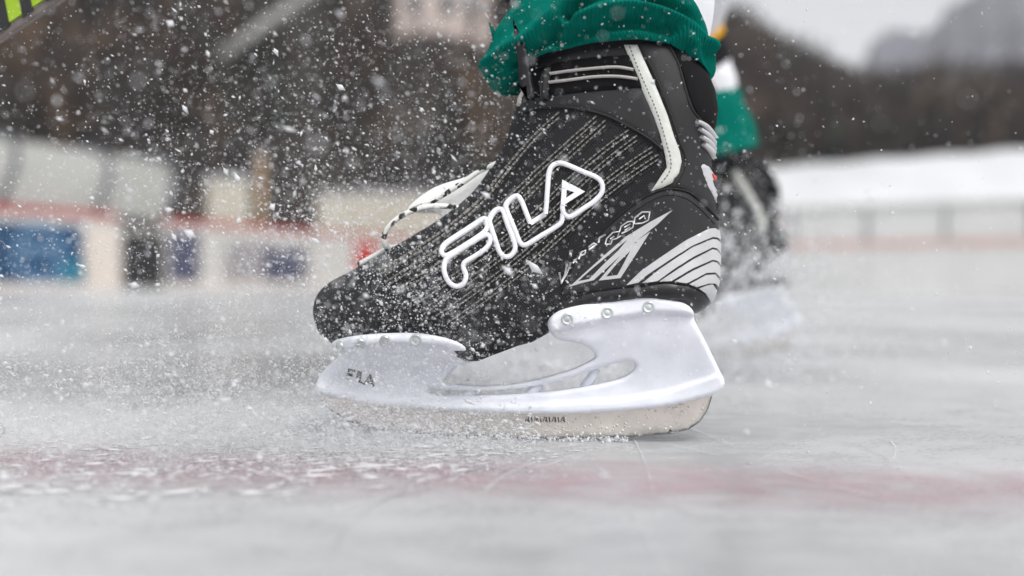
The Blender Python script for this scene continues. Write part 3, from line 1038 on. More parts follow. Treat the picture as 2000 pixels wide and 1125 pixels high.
# spiked emblem and word on the heel counter
patch('emblem_spike', [(1112, 560), (1140, 535), (1180, 499), (1222, 462), (1270, 433), (1313, 410), (1284, 438), (1250, 465), (1200, 510), (1160, 547), (1135, 553)], 0.0018, M['silver'], holes=[[(1129, 549), (1160, 522), (1195, 493), (1226, 467), (1208, 489), (1180, 515), (1151, 545)]], step=4)
patch('emblem_spike', [(1169, 548), (1189, 525), (1213, 498), (1237, 475), (1270, 452), (1240, 500), (1212, 543)], 0.0018, M['silver'], holes=[[(1184, 540), (1204, 516), (1231, 490), (1218, 515), (1206, 537)]], step=4)
def strokes(name, paths, w, off, m, parent=None, tree=None):
    mg = ([], [])
    for p in paths:
        ribbon(None, p, w, off, m, smooth=False, merge=mg, tree=tree)
    return mesh_obj(name, mg[0], mg[1], m, parent or skate)
word = [[[(1092, 532), (1096, 553), (1106, 536), (1115, 512)], [(1096, 553), (1103, 538), (1107, 515)], [(1104, 547), (1110, 553)]],   # v
        [[(1119, 514), (1127, 504)], [(1120, 507), (1127, 513)]],                                                                      # i
        [[(1130, 506), (1136, 492), (1144, 488), (1142, 496), (1134, 499)]],                                                           # p
        [[(1150, 488), (1166, 476), (1160, 475), (1150, 481), (1150, 488), (1162, 483)]],                                              # e
        [[(1169, 474), (1171, 464), (1183, 458)]]]                                                                                     # r
for w_ in word:
    strokes('word_letter', w_, 4.0, 0.0021, M['silver'])
rec = [[[(1182, 477), (1185, 466), (1197, 454), (1210, 452), (1206, 462), (1213, 460), (1204, 466), (1196, 468), (1193, 477), (1182, 477)], [(1192, 467), (1200, 461)]],
       [[(1210, 452), (1213, 442), (1226, 433), (1238, 432), (1236, 444), (1225, 451), (1214, 456)], [(1220, 450), (1231, 443)], [(1219, 444), (1232, 437)]],
       [[(1238, 437), (1240, 425), (1254, 414), (1269, 414), (1266, 430), (1254, 436), (1240, 437)], [(1248, 428), (1258, 421), (1260, 428)]]]
for w_ in rec:
    strokes('word_letter', w_, 3.0, 0.0021, M['silver'])

# large outlined lettering
lg = lambda pts: [(840 + x / 4.018, 300 + y / 4.018) for x, y in pts]
LW = 9.5
F1 = lg([(425, 515), (290, 602), (140, 700), (100, 745), (95, 785), (130, 803), (200, 770), (320, 695), (425, 622), (452, 580), (450, 535)])
F2 = lg([(150, 815), (118, 855), (113, 930), (150, 1010), (210, 1042), (265, 1015), (283, 955), (262, 895), (270, 855), (350, 805), (430, 750), (470, 695), (468, 648), (430, 640), (320, 705), (220, 770)])
I1 = lg([(470, 520), (500, 468), (545, 438), (580, 460), (610, 560), (660, 690), (665, 755), (630, 803), (585, 808), (545, 770), (510, 670), (478, 570)])
ribbon('logo_letter', F1, LW, 0.0022, M['logo'], closed=True)
ribbon('logo_letter', F2, LW, 0.0023, M['logo'], closed=True)
ribbon('logo_letter', I1, LW, 0.0024, M['logo'], closed=True)
LL = ([], [])
top = lg([(612, 470), (598, 410), (640, 358), (690, 335), (718, 372), (755, 465), (787, 548)])
ribbon(None, top, LW, 0.0024, None, merge=LL)
ribbon(None, lg([(787, 548), (905, 472)]), LW, 0.0024, None, smooth=False, merge=LL)
ribbon(None, lg([(905, 472), (914, 390), (922, 280), (935, 155), (960, 100), (1010, 75), (1065, 85), (1190, 138), (1310, 190), (1350, 245), (1340, 315), (1275, 382), (1200, 432), (1130, 480), (1085, 496), (1048, 468), (1038, 425), (1040, 400)]), LW, 0.0024, None, merge=LL)
ribbon(None, lg([(1040, 465), (1030, 535), (980, 578), (860, 650), (750, 716), (705, 695), (670, 610), (612, 470)]), LW, 0.0023, None, merge=LL)
mesh_obj('logo_letter', LL[0], LL[1], M['logo'], skate)
patch('logo_letter', lg([(1037, 205), (1125, 250), (1215, 297), (1130, 350), (1062, 396), (1055, 430), (1022, 430), (1030, 320)]), 0.0024, M['logo'], holes=[lg([(1072, 284), (1132, 304), (1068, 346)])], step=3)

# --- white blade holder: outline in the photograph, thickness from its real section
hold = [(620, 768), (617, 752), (624, 734), (642, 712), (664, 692), (652, 682), (648, 670), (665, 661), (720, 653), (800, 650), (860, 656), (905, 672), (930, 690), (934, 703), (915, 710), (893, 716), (877, 729), (863, 748),
        (900, 752), (936, 754), (1000, 750), (1057, 739), (1114, 723), (1148, 708), (1163, 696), (1154, 682), (1136, 671), (1094, 664), (1074, 648), (1070, 628), (1085, 611), (1114, 600), (1171, 590), (1256, 579), (1299, 583), (1338, 593), (1354, 608), (1357, 626),
        (1372, 655), (1392, 695), (1408, 728), (1415, 742), (1413, 757), (1395, 770), (1341, 785), (1284, 796), (1171, 806), (1085, 809), (1000, 808), (936, 806), (793, 797), (722, 790), (669, 779)]
hole = [(838, 759), (930, 763), (1010, 759), (1070, 749), (1125, 735), (1180, 716), (1220, 706), (1238, 708), (1238, 722), (1216, 738), (1160, 752), (1090, 763), (1000, 770), (900, 773), (845, 769)]
fl_line = [(640, 690), (700, 678), (780, 672), (860, 678), (910, 692), (940, 712), (1060, 655), (1100, 643), (1200, 622), (1280, 610), (1350, 614), (1360, 620)]
groove = [(600, 745), (700, 768), (850, 787), (1000, 791), (1200, 782), (1300, 765), (1400, 733), (1420, 725)]
def hold_T(x, y):
    base = 0.0085
    if x < 960:
        ped = sstep(760, 660, y) * sstep(975, 900, x)
        T = base + 0.030 * ped * sstep(610, 700, x)
    else:
        ped = sstep(775, 615, y) * sstep(1040, 1080, x)
        T = base + 0.018 * ped + 0.008 * sstep(1200, 1100, x) * sstep(700, 660, y)
    f = sstep(5, -5, y - interp(x, fl_line))
    T += 0.0060 * f * (1 if y < 715 else 0)
    T += 0.0028 * sstep(-3, 3, y - interp(x, groove))
    return T
def inflate(name, poly, holes, thick, m, parent, step, rnd, v0=0.0):
    vv, tris, loops = cdt(poly, holes, step)
    bd = bdist(vv, loops)
    n = len(vv)
    V = []
    for s in (-1, 1):
        for (x, y), dd in zip(vv, bd):
            T = thick(x, y)
            q = min(1, dd / rnd)
            h = max(0, T - 0.003 * (1 - math.sqrt(max(0, 1 - (1 - q) ** 2))))
            P = sk(x, y, 0)
            P.y = v0 + s * h
            if s == -1:     # the visible face keeps its outline as seen from the photograph's side
                Q = sk(x, y, v0 - h); Q.y = v0 - h; P = Q
            V.append(P)
    F = [tuple(t) for t in tris] + [tuple(i + n for i in t)[::-1] for t in tris]
    for a, b in bound_edges(tris):
        F.append((b, a, a + n, b + n))
    return mesh_obj(name, V, F, m, parent), V, F
hold_s = [tuple(p) for p in smooth_path(hold, 6, True)]
hole_s = [tuple(p) for p in smooth_path(hole, 6, True)]
holder, HV, HF = inflate('blade_holder', hold_s, [hole_s], hold_T, M['holder'], skate, 5.0, 9.0)
hbvh = BVHTree.FromPolygons([tuple(v) for v in HV], HF)
for a, b in (((905, 775), (925, 760)), ((1030, 772), (1055, 750)), ((1140, 758), (1165, 720))):
    va, vb = sk(*a), sk(*b)
    tube('rib', [va, (va + vb) / 2 + Vector((0.001, 0, 0)), vb], 0.0035, M['holder'], holder, 8)
# rivets
def rivet(px, py):
    h, n = on_boot(px, py, hbvh)
    x = n.cross(Vector((0, 0, 1))).normalized(); y = n.cross(x)
    V, F = [], []
    prof = [(0.0042, -0.0006), (0.0042, 0.0010), (0.0034, 0.0013), (0.0028, 0.0004), (0.0018, 0.0007), (0.0, 0.0009)]
    k = 18
    for r_, o in prof:
        for i in range(k):
            a = 2 * math.pi * i / k
            V.append(h + (x * math.cos(a) + y * math.sin(a)) * r_ + n * o)
    for j in range(len(prof) - 1):
        for i in range(k):
            F.append((j * k + i, j * k + (i + 1) % k, (j + 1) * k + (i + 1) % k, (j + 1) * k + i))
    mesh_obj('rivet', V, F, M['rivet'], holder)
for q in ((1108, 623), (1186, 611), (1267, 600), (664, 677), (704, 671), (752, 666), (812, 664)):
    rivet(*q)
inflate('strap_end', [(1018, 72), (1024, 84), (1031, 108), (1036, 135), (1042, 170), (1044, 196), (1030, 196), (1028, 160), (1024, 122), (1020, 98)], [], lambda x, y: 0.0022, M['sole'], skate, 5.0, 4.0, -0.052)
# small lettering on the holder
hl = lambda pts: [(600 + x / 4.689, 620 + y / 4.689) for x, y in pts]
for pth in ([hl([(365, 560), (380, 475), (440, 490)]), hl([(372, 522), (420, 530)])],
            [hl([(452, 572), (470, 490)])],
            [hl([(490, 500), (478, 588), (535, 608)])],
            [hl([(530, 600), (572, 525), (605, 632)]), hl([(548, 590), (595, 600)])]):
    strokes('word_letter', pth, 4.2, 0.0006, M['black'], holder, hbvh)

# --- steel blade
blade = [(622, 765), (626, 782), (645, 803), (682, 824), (740, 840), (850, 850), (1000, 855.5), (1080, 857), (1160, 856), (1250, 852), (1310, 847), (1345, 839), (1368, 824), (1384, 800), (1392, 772), (1392, 755), (1200, 780), (1000, 790), (800, 780)]
bl, BV, BF = inflate('blade', blade, [], lambda x, y: 0.0042, M['steel'], skate, 9.0, 4.0)
blbvh = BVHTree.FromPolygons([tuple(v) for v in BV], BF)
ed = [(640, 799), (682, 823), (740, 839), (850, 849), (1000, 854.5), (1080, 856), (1160, 855), (1250, 851), (1310, 846), (1345, 838), (1366, 823), (1382, 799), (1390, 775)]
ribbon('blade_edge', ed, 1.6, 0.0003, M['steelgrey'], bl, tree=blbvh)
marks = []
for i in range(14):
    x = 1026 + i * 5.8
    marks.append([(x, 814), (x + 2, 825)] if i % 3 else [(x, 824), (x + 3, 814), (x + 5, 823)])
strokes('etched_marks', marks, 2.4, 0.0002, M['black'], bl, blbvh)
patch('blade_nick', [(1304, 845), (1309, 838), (1314, 842), (1313, 846)], 0.0003, M['black'], bl, step=3, tree=blbvh)
dv, df = [], []
for _ in range(130):
    x = random.uniform(1000, 1385); y = random.uniform(812, 850) if x < 1250 else random.uniform(785, 845)
    if not inside([(x, y)], blade)[0]: continue
    h, n = on_boot(x, y, blbvh)
    r_ = random.uniform(0.0004, 0.0012)
    bx = n.cross(Vector((0, 0, 1))).normalized(); by = n.cross(bx)
    k0 = len(dv)
    for rr, oo in ((1, 0), (0.75, 0.45), (0, 0.65)):
        for i in range(8):
            a = i * math.pi / 4
            dv.append(h + (bx * math.cos(a) + by * math.sin(a)) * r_ * rr + n * r_ * oo)
    for j in range(2):
        for i in range(8):
            df.append((k0 + j * 8 + i, k0 + j * 8 + (i + 1) % 8, k0 + (j + 1) * 8 + (i + 1) % 8, k0 + (j + 1) * 8 + i))
drops = mesh_obj('water_drops', dv, df, M['droplet'], bl)
drops['kind'] = 'stuff'

# --- tongue and laces
tong = [(796, 408), (845, 368), (905, 347), (955, 330), (985, 300), (1012, 300), (992, 360), (942, 420), (880, 465), (800, 496), (786, 486), (838, 458), (866, 428), (838, 412)]
inflate('tongue', [tuple(p) for p in smooth_path(tong, 8, True)], [], lambda x, y: 0.020, M['tongue'], skate, 8.0, 26.0, 0.016)
def lace(pts, vs_, r=0.0020):
    P = []
    for (x, y), v in zip(pts, vs_): P.append(sk(x, y, v))
    Q = smooth_path([tuple(p) for p in P], 0.003)
    tube('lace', [Vector(q) for q in Q], r, M['lace'], skate, 8)
lace([(905, 408), (860, 402), (815, 408), (775, 428), (752, 455), (752, 480), (770, 482), (800, 474), (850, 445)], [-.012, -.016, -.02, -.02, -.018, -.014, -.006, .0, .004])
lace([(700, 517), (730, 500), (762, 482)], [-.004, -.006, -.008])
lace([(978, 316), (940, 332), (905, 356), (870, 378), (835, 398), (795, 415)], [-.012, -.012, -.012, -.010, -.006, .0])
lace([(800, 472), (840, 455), (880, 428), (915, 405)], [0, -.004, -.01, -.016])

# --- wet snow sticking to the toe and to the holder
def stuck(parent, tree, boxes, size):
    V, F = [], []
    for (x0, x1, y0, y1, n, poly) in boxes:
        for _ in range(n):
            x, y = random.uniform(x0, x1), random.uniform(y0, y1)
            if not inside([(x, y)], poly)[0]: continue
            h, nr = on_boot(x, y, tree)
            a = nr.cross(Vector((0, 0, 1))).normalized(); b = nr.cross(a)
            r_ = random.lognormvariate(math.log(size), 0.5)
            k = len(V)
            m_ = 6
            for i in range(m_):
                an = i * 2 * math.pi / m_
                V.append(h + (a * math.cos(an) + b * math.sin(an)) * r_ * random.uniform(.6, 1.3) - nr * 0.0001)
            V.append(h + nr * r_ * 0.7)
            for i in range(m_): F.append((k + i, k + (i + 1) % m_, k + m_))
    o = mesh_obj('stuck_snow', V, F, M['flake'], parent)
    o['kind'] = 'stuff'
bo = [(614, 600), (622, 575), (645, 552), (690, 528), (805, 462), (920, 380), (1000, 330), (1090, 450), (1080, 600), (960, 690), (900, 660), (700, 652), (640, 655), (616, 625)]
stuck(skate, bvh, [(614, 1090, 330, 690, 900, bo), (614, 860, 480, 690, 1100, bo)], 0.00042)
stuck(holder, hbvh, [(618, 960, 650, 800, 900, hold_s), (960, 1410, 580, 805, 110, hold_s)], 0.00038)

# ------------------------------------------------------------------ far skate: the trailing foot
def copy_tree(o, parent=None):
    c = o.copy(); C.objects.link(c)
    if parent is not None:
        c.parent = parent
    for ch in [x for x in o.children]:
        copy_tree(ch, c)
    return c
far = copy_tree(skate)
FAR_ROT = Euler((R(4), R(-8), R(-12)), 'XYZ')
far.rotation_euler = FAR_ROT
heel_l = sk(1392, 770)
goal = at(1556, 640, 1.50)
far.location = goal - FAR_ROT.to_matrix() @ heel_l
tag(far, 'blurred black ice skate of the trailing foot, behind the heel of the sharp skate', 'ice skate')
FMW = Matrix.Translation(far.location) @ FAR_ROT.to_matrix().to_4x4()

# ------------------------------------------------------------------ the skater
Yf = 1.47
f0, f1, f2, f3, f4 = at(1411, 305, Yf), at(1380, 190, Yf), at(1362, 138, Yf - .01), at(1345, 92, Yf - .02), at(1328, 50, Yf - .03)
def skin_body():
    ank = SMW @ sk(1190, 330); shin = SMW @ Vector((sk(1195, 0).x, 0.01, sk(1195, 0).z))
    fa = f0 + Vector((0, 0, -0.02)); fs = f4.copy()
    knee = Vector((-0.02, 0.86, 0.56)); hip = Vector((0.16, 1.00, 0.90))
    fknee = Vector((0.24, 1.30, 0.58)); fhip = Vector((0.22, 1.14, 0.92))
    pel = Vector((0.20, 1.07, 0.95)); waist = Vector((0.12, 1.07, 1.12))
    P = [pel, hip, knee, shin, ank, fhip, fknee, fs, fa, waist]
    E = [(0, 1), (1, 2), (2, 3), (3, 4), (0, 5), (5, 6), (6, 7), (7, 8), (0, 9)]
    Rr = [.14, .10, .066, .046, .03, .10, .06, .036, .03, .14]
    me = bpy.data.meshes.new('person')
    me.from_pydata([tuple(p) for p in P], E, [])
    o = bpy.data.objects.new('person', me)
    C.objects.link(o)
    md = o.modifiers.new('skin', 'SKIN')
    for i, r_ in enumerate(Rr):
        me.skin_vertices[0].data[i].radius = (r_, r_)
    me.skin_vertices[0].data[0].use_root = True
    sb = o.modifiers.new('sub', 'SUBSURF'); sb.levels = 2; sb.render_levels = 2
    md.use_smooth_shade = True
    me.materials.append(M['trousers'])
    tag(o, 'skater in green and white knitted hockey socks, only the lower legs in view', 'person')
    return o, shin, knee, fs, fknee
person, shin, knee, fshin, fknee = skin_body()

# green cuff of the near sock, bunched over the top of the boot
cf = [(1012, 172), (985, 184), (957, 168), (947, 135), (958, 95), (975, 58), (998, 20), (1018, -15), (1040, -60)]
cb = [(1370, 140), (1386, 158), (1395, 134), (1391, 104), (1380, 66), (1366, 30), (1350, 0), (1340, -30), (1330, -70)]
def cuff_w(s, t):
    return interp(s, [(0, .050), (.12, .056), (.3, .063), (.55, .064), (1, .058)])
def cuff_sag(s, t, side):
    lift = interp(t, [(0, 0), (.06, 22), (.13, 46), (.25, 62), (.45, 72), (.65, 76), (.8, 66), (.9, 38), (.97, 8), (1, 0)])
    if side > 0: lift *= 0.45
    f = max(0, 1 - s / 0.62) ** 1.1
    return lift * f * D / FX
ridges = [([(1105, 46), (1150, 26), (1200, 14), (1255, 12), (1300, 26), (1345, 52), (1385, 92)], 12, 0.0120),
          ([(955, 128), (990, 100), (1030, 72), (1065, 40), (1095, 12), (1130, -20)], 14, 0.0095),
          ([(975, 165), (1010, 140), (1050, 112), (1090, 92)], 12, 0.004),
          ([(1330, 60), (1352, 85), (1360, 120), (1372, 145)], 8, 0.004),
          ([(1110, 36), (1130, 12), (1180, -10), (1250, -16)], 10, -0.011),
          ([(1255, -8), (1310, 8), (1350, 32), (1376, 62)], 12, -0.019),
          ([(1085, 84), (1130, 66), (1190, 48), (1250, 42), (1310, 56)], 13, -0.010),
          ([(1342, 95), (1346, 120), (1360, 140)], 5, -0.004),
          ([(1000, 128), (1045, 96), (1085, 62), (1108, 36)], 9, -0.009)]
RP = [(np.array(smooth_path(p, 4)), w, a) for p, w, a in ridges]
def to_px(P):
    wv = SMW @ P
    d = wv - Vector((0, 0, CAM_Z))
    c, s_ = math.cos(PITCH), math.sin(PITCH)
    f = d.y * c - d.z * s_; u = d.y * s_ + d.z * c
    return 1000 + d.x / f * FX, 562.5 - u / f * FX
def cuff_ripple(s, t, side, th, P):
    o = Vector((0, 0, 0))
    nv = Vector((math.cos(math.pi + th) * 0.5, side * math.sin(th if th < math.pi else th - math.pi), 0))
    if nv.length > 0: nv.normalize()
    amt = 0.0
    if side < 0:
        q = np.array(to_px(P))
        for pts, w, a in RP:
            dd = np.min(np.linalg.norm(pts - q, axis=1))
            amt += a * math.exp(-(dd / w) ** 2)
    else:
        amt += 0.005 * math.sin(s * 20 + t * 3)
    rib = 0.00060 * math.sin(th * 190) * (1.0 if s < 0.62 else 0.6)
    fine = 0.0012 * math.sin(7 * th + 9 * s) * math.sin(13 * s + 2 * th)
    return nv * (amt * min(1, abs(math.sin(th)) * 2.2) + rib + fine)
gv, gf = loft(cf, cb, cuff_w, 72, 600, cuff_sag, cuff_ripple, rf=lambda s: .11, rb=lambda s: .10, cap_top=False, cap_bottom=False)
# inner lip under the hem
rn = 1200
k0 = len(gv)
cen = sum((gv[i] for i in range(rn)), Vector()) / rn
for i in range(rn):
    p = gv[i]; q = p.lerp(cen, 0.05); q.z = p.z + 0.012; gv.append(q)
for i in range(rn):
    j = (i + 1) % rn
    gf.append((k0 + i, k0 + j, j, i))
gv = [SMW @ v for v in gv]
sock = empty('sock')
sock.parent = person
cuff = mesh_obj('sock_cuff', gv, gf, M['green'], sock)
# stray thread at the left of the cuff
pts = [SMW @ sk(x, y, 0.0) for x, y in ((967, 75), (962, 60), (958, 50), (955, 44))]
tube('loose_thread', pts, [0.0022, 0.0016, 0.001, 0.0006], M['green'], cuff, 6)

def sock_tube(name, A, B, r0, r1, m, parent, n=10, seg=64, flat=0.85, bump=0.0012, phase=0.0):
    A, B = Vector(A), Vector(B)
    ax = (B - A).normalized()
    x = (Vector((1, 0, 0)) - ax * ax.x).normalized(); y = ax.cross(x)
    V, F = [], []
    for i in range(n + 1):
        t = i / n
        c = A.lerp(B, t); r_ = r0 + (r1 - r0) * t
        for k in range(seg):
            a = 2 * math.pi * k / seg
            q = r_ + bump * math.sin(a * 3 + t * 7 + phase) + bump * .6 * math.sin(a * 16)
            V.append(c + x * math.cos(a) * q + y * math.sin(a) * q * flat)
    for i in range(n):
        for k in range(seg):
            F.append((i * seg + k, i * seg + (k + 1) % seg, (i + 1) * seg + (k + 1) % seg, (i + 1) * seg + k))
    return mesh_obj(name, V, F, m, parent)
# near sock above the cuff
wa = SMW @ sk(1222, 108, 0.026); wb = SMW @ sk(1197, -40, 0.026)
sock_tube('white_band', wa, wb, 0.064, 0.079, M['sockwhite'], sock)
sock_tube('black_band', wb, wb.lerp(knee, .18), 0.080, 0.080, M['blackknit'], sock)
sock_tube('yellow_band', wb.lerp(knee, .18), wb.lerp(knee, .4), 0.080, 0.080, M['yellow'], sock)
sock_tube('white_band', wb.lerp(knee, .4), knee, 0.080, 0.085, M['sockwhite'], sock)
# far sock
sock2 = empty('sock'); sock2.parent = person
sock_tube('sock_cuff', f0, f1, 0.054, 0.050, M['green'], sock2, bump=0.003)
sock_tube('white_band', f1, f2, 0.047, 0.050, M['sockwhite'], sock2)
sock_tube('black_band', f2, f3, 0.051, 0.054, M['blackknit'], sock2)
sock_tube('yellow_band', f3, f4, 0.055, 0.057, M['yellow'], sock2)
sock_tube('white_band', f4, fknee, 0.057, 0.075, M['sockwhite'], sock2)

# ------------------------------------------------------------------ hockey stick across the top left corner
def hockey_stick():
    YS = 0.80
    p0, p1 = at(0, 78, YS), at(118, 0, YS)
    d = (p1 - p0).normalized()
    face_up = Vector((-d.z, 0, d.x))           # across the wide face, upwards
    dep = d.cross(face_up)
    if dep.y < 0: dep = -dep
    # turn a little so that the lower edge shows
    ang = R(18)
    wv = face_up * math.cos(ang) + dep * -math.sin(ang)
    nv = dep * math.cos(ang) + face_up * math.sin(ang)
    root_pt = p0 - d * (p0.z / d.z) + d * 0.06
    st = empty('hockey_stick', (root_pt.x, root_pt.y, 0))
    def L_(s, a, b): return root_pt + d * s + wv * a + nv * b - Vector((root_pt.x, root_pt.y, 0))
    LEN = 1.02
    W_, T_ = 0.034, 0.020
    def bar(name, s0, s1, a0, a1, b0, b1, m, bevel=0.0, slant=0.0):
        bm = bmesh.new()
        vs_ = []
        for s in (s0, s1):
            for a, b in ((a0, b0), (a1, b0), (a1, b1), (a0, b1)):
                vs_.append(bm.verts.new(L_(s + slant * (a - a0), a, b)))
        for f in ((0, 1, 2, 3), (4, 5, 6, 7), (0, 1, 5, 4), (1, 2, 6, 5), (2, 3, 7, 6), (3, 0, 4, 7)):
            bm.faces.new([vs_[i] for i in f])
        if bevel: bmesh.ops.bevel(bm, geom=bm.edges[:], offset=bevel, segments=3, affect='EDGES')
        return bm_obj(name, bm, m, st)
    off = 0.004
    bar('shaft', 0.0, LEN, off, off + W_, 0.0, T_, M['lime'], 0.003)
    bar('shaft_edge', 0.0, LEN, 0.0, off + 0.003, 0.0015, T_ - 0.0015, M['stickgrey'], 0.001)
    s_frame = (p0 - root_pt).dot(d)
    k = YS / FX
    for c in (-190, -140, -92, -44, 8, 62, 118, 172):
        s = s_frame + c * k
        bar('black_stripe', s, s + 24 * k, off + 0.0005, off + W_ - 0.0005, -0.0006, 0.003, M['stickblack'], 0.0, 0.55)
    bar('grip', LEN, LEN + 0.28, off - 0.001, off + W_ + 0.001, -0.001, T_ + 0.001, M['stickblack'], 0.003)
    # blade lying on the ice, out to the left
    bm = bmesh.new()
    pts = []
    for i in range(9):
        t = i / 8
        x = -0.30 * t + 0.03; y = 0.02 + 0.05 * t * t
        h = 0.06 + 0.015 * math.sin(t * 3.1)
        pts.append([(x, y, 0.001), (x, y + 0.008, 0.001), (x, y + 0.008, h), (x, y, h)])
    rows_ = [[bm.verts.new(p) for p in r_] for r_ in pts]
    for a, b in zip(rows_, rows_[1:]):
        for i in range(4): bm.faces.new((a[i], a[(i + 1) % 4], b[(i + 1) % 4], b[i]))
    bm.faces.new(rows_[0]); bm.faces.new(rows_[-1])
    bm_obj('stick_blade', bm, M['stickblack'], st)
    tag(st, 'lime green hockey stick with black stripes crossing the top left corner', 'hockey stick')
hockey_stick()

# ------------------------------------------------------------------ flying snow and shavings
def grains(name, pos, size, direc, stretch, m, label, flat=1.0):
    """many small irregular octahedra in one mesh"""
    n = len(pos)
    base = np.array([(1, 0, 0), (-1, 0, 0), (0, 1, 0), (0, -1, 0), (0, 0, 1), (0, 0, -1)], float)
    F0 = np.array([(0, 2, 4), (2, 1, 4), (1, 3, 4), (3, 0, 4), (2, 0, 5), (1, 2, 5), (3, 1, 5), (0, 3, 5)])
    jit = rng.uniform(0.55, 1.25, (n, 6, 1))
    B = base[None] * jit
    d = direc / np.linalg.norm(direc, axis=1, keepdims=True)
    ref = np.tile(np.array([0.0, 1.0, 0.0]), (n, 1))
    a = np.cross(d, ref); a /= np.linalg.norm(a, axis=1, keepdims=True) + 1e-9
    b = np.cross(d, a)
    if flat != 1.0:
        up = np.tile(np.array([0.0, 0.0, 1.0]), (n, 1)); a = np.cross(d, up); b = up * flat
    V = pos[:, None] + size[:, None, None] * (B[:, :, 0:1] * stretch[:, None, None] * d[:, None] + B[:, :, 1:2] * a[:, None] + B[:, :, 2:3] * b[:, None])
    F = (F0[None] + (np.arange(n) * 6)[:, None, None]).reshape(-1, 3)
    me = bpy.data.meshes.new(name)
    V = V.reshape(-1, 3)
    me.vertices.add(len(V)); me.vertices.foreach_set('co', V.ravel())
    me.loops.add(F.size); me.loops.foreach_set('vertex_index', F.ravel().astype(np.int32))
    me.polygons.add(len(F)); me.polygons.foreach_set('loop_start', np.arange(0, F.size, 3, dtype=np.int32))
    me.polygons.foreach_set('loop_total', np.full(len(F), 3, dtype=np.int32))
    me.update(calc_edges=True)
    me.materials.append(m)
    o = bpy.data.objects.new(name, me)
    C.objects.link(o)
    tag(o, label, 'snow', kind='stuff')
    return o

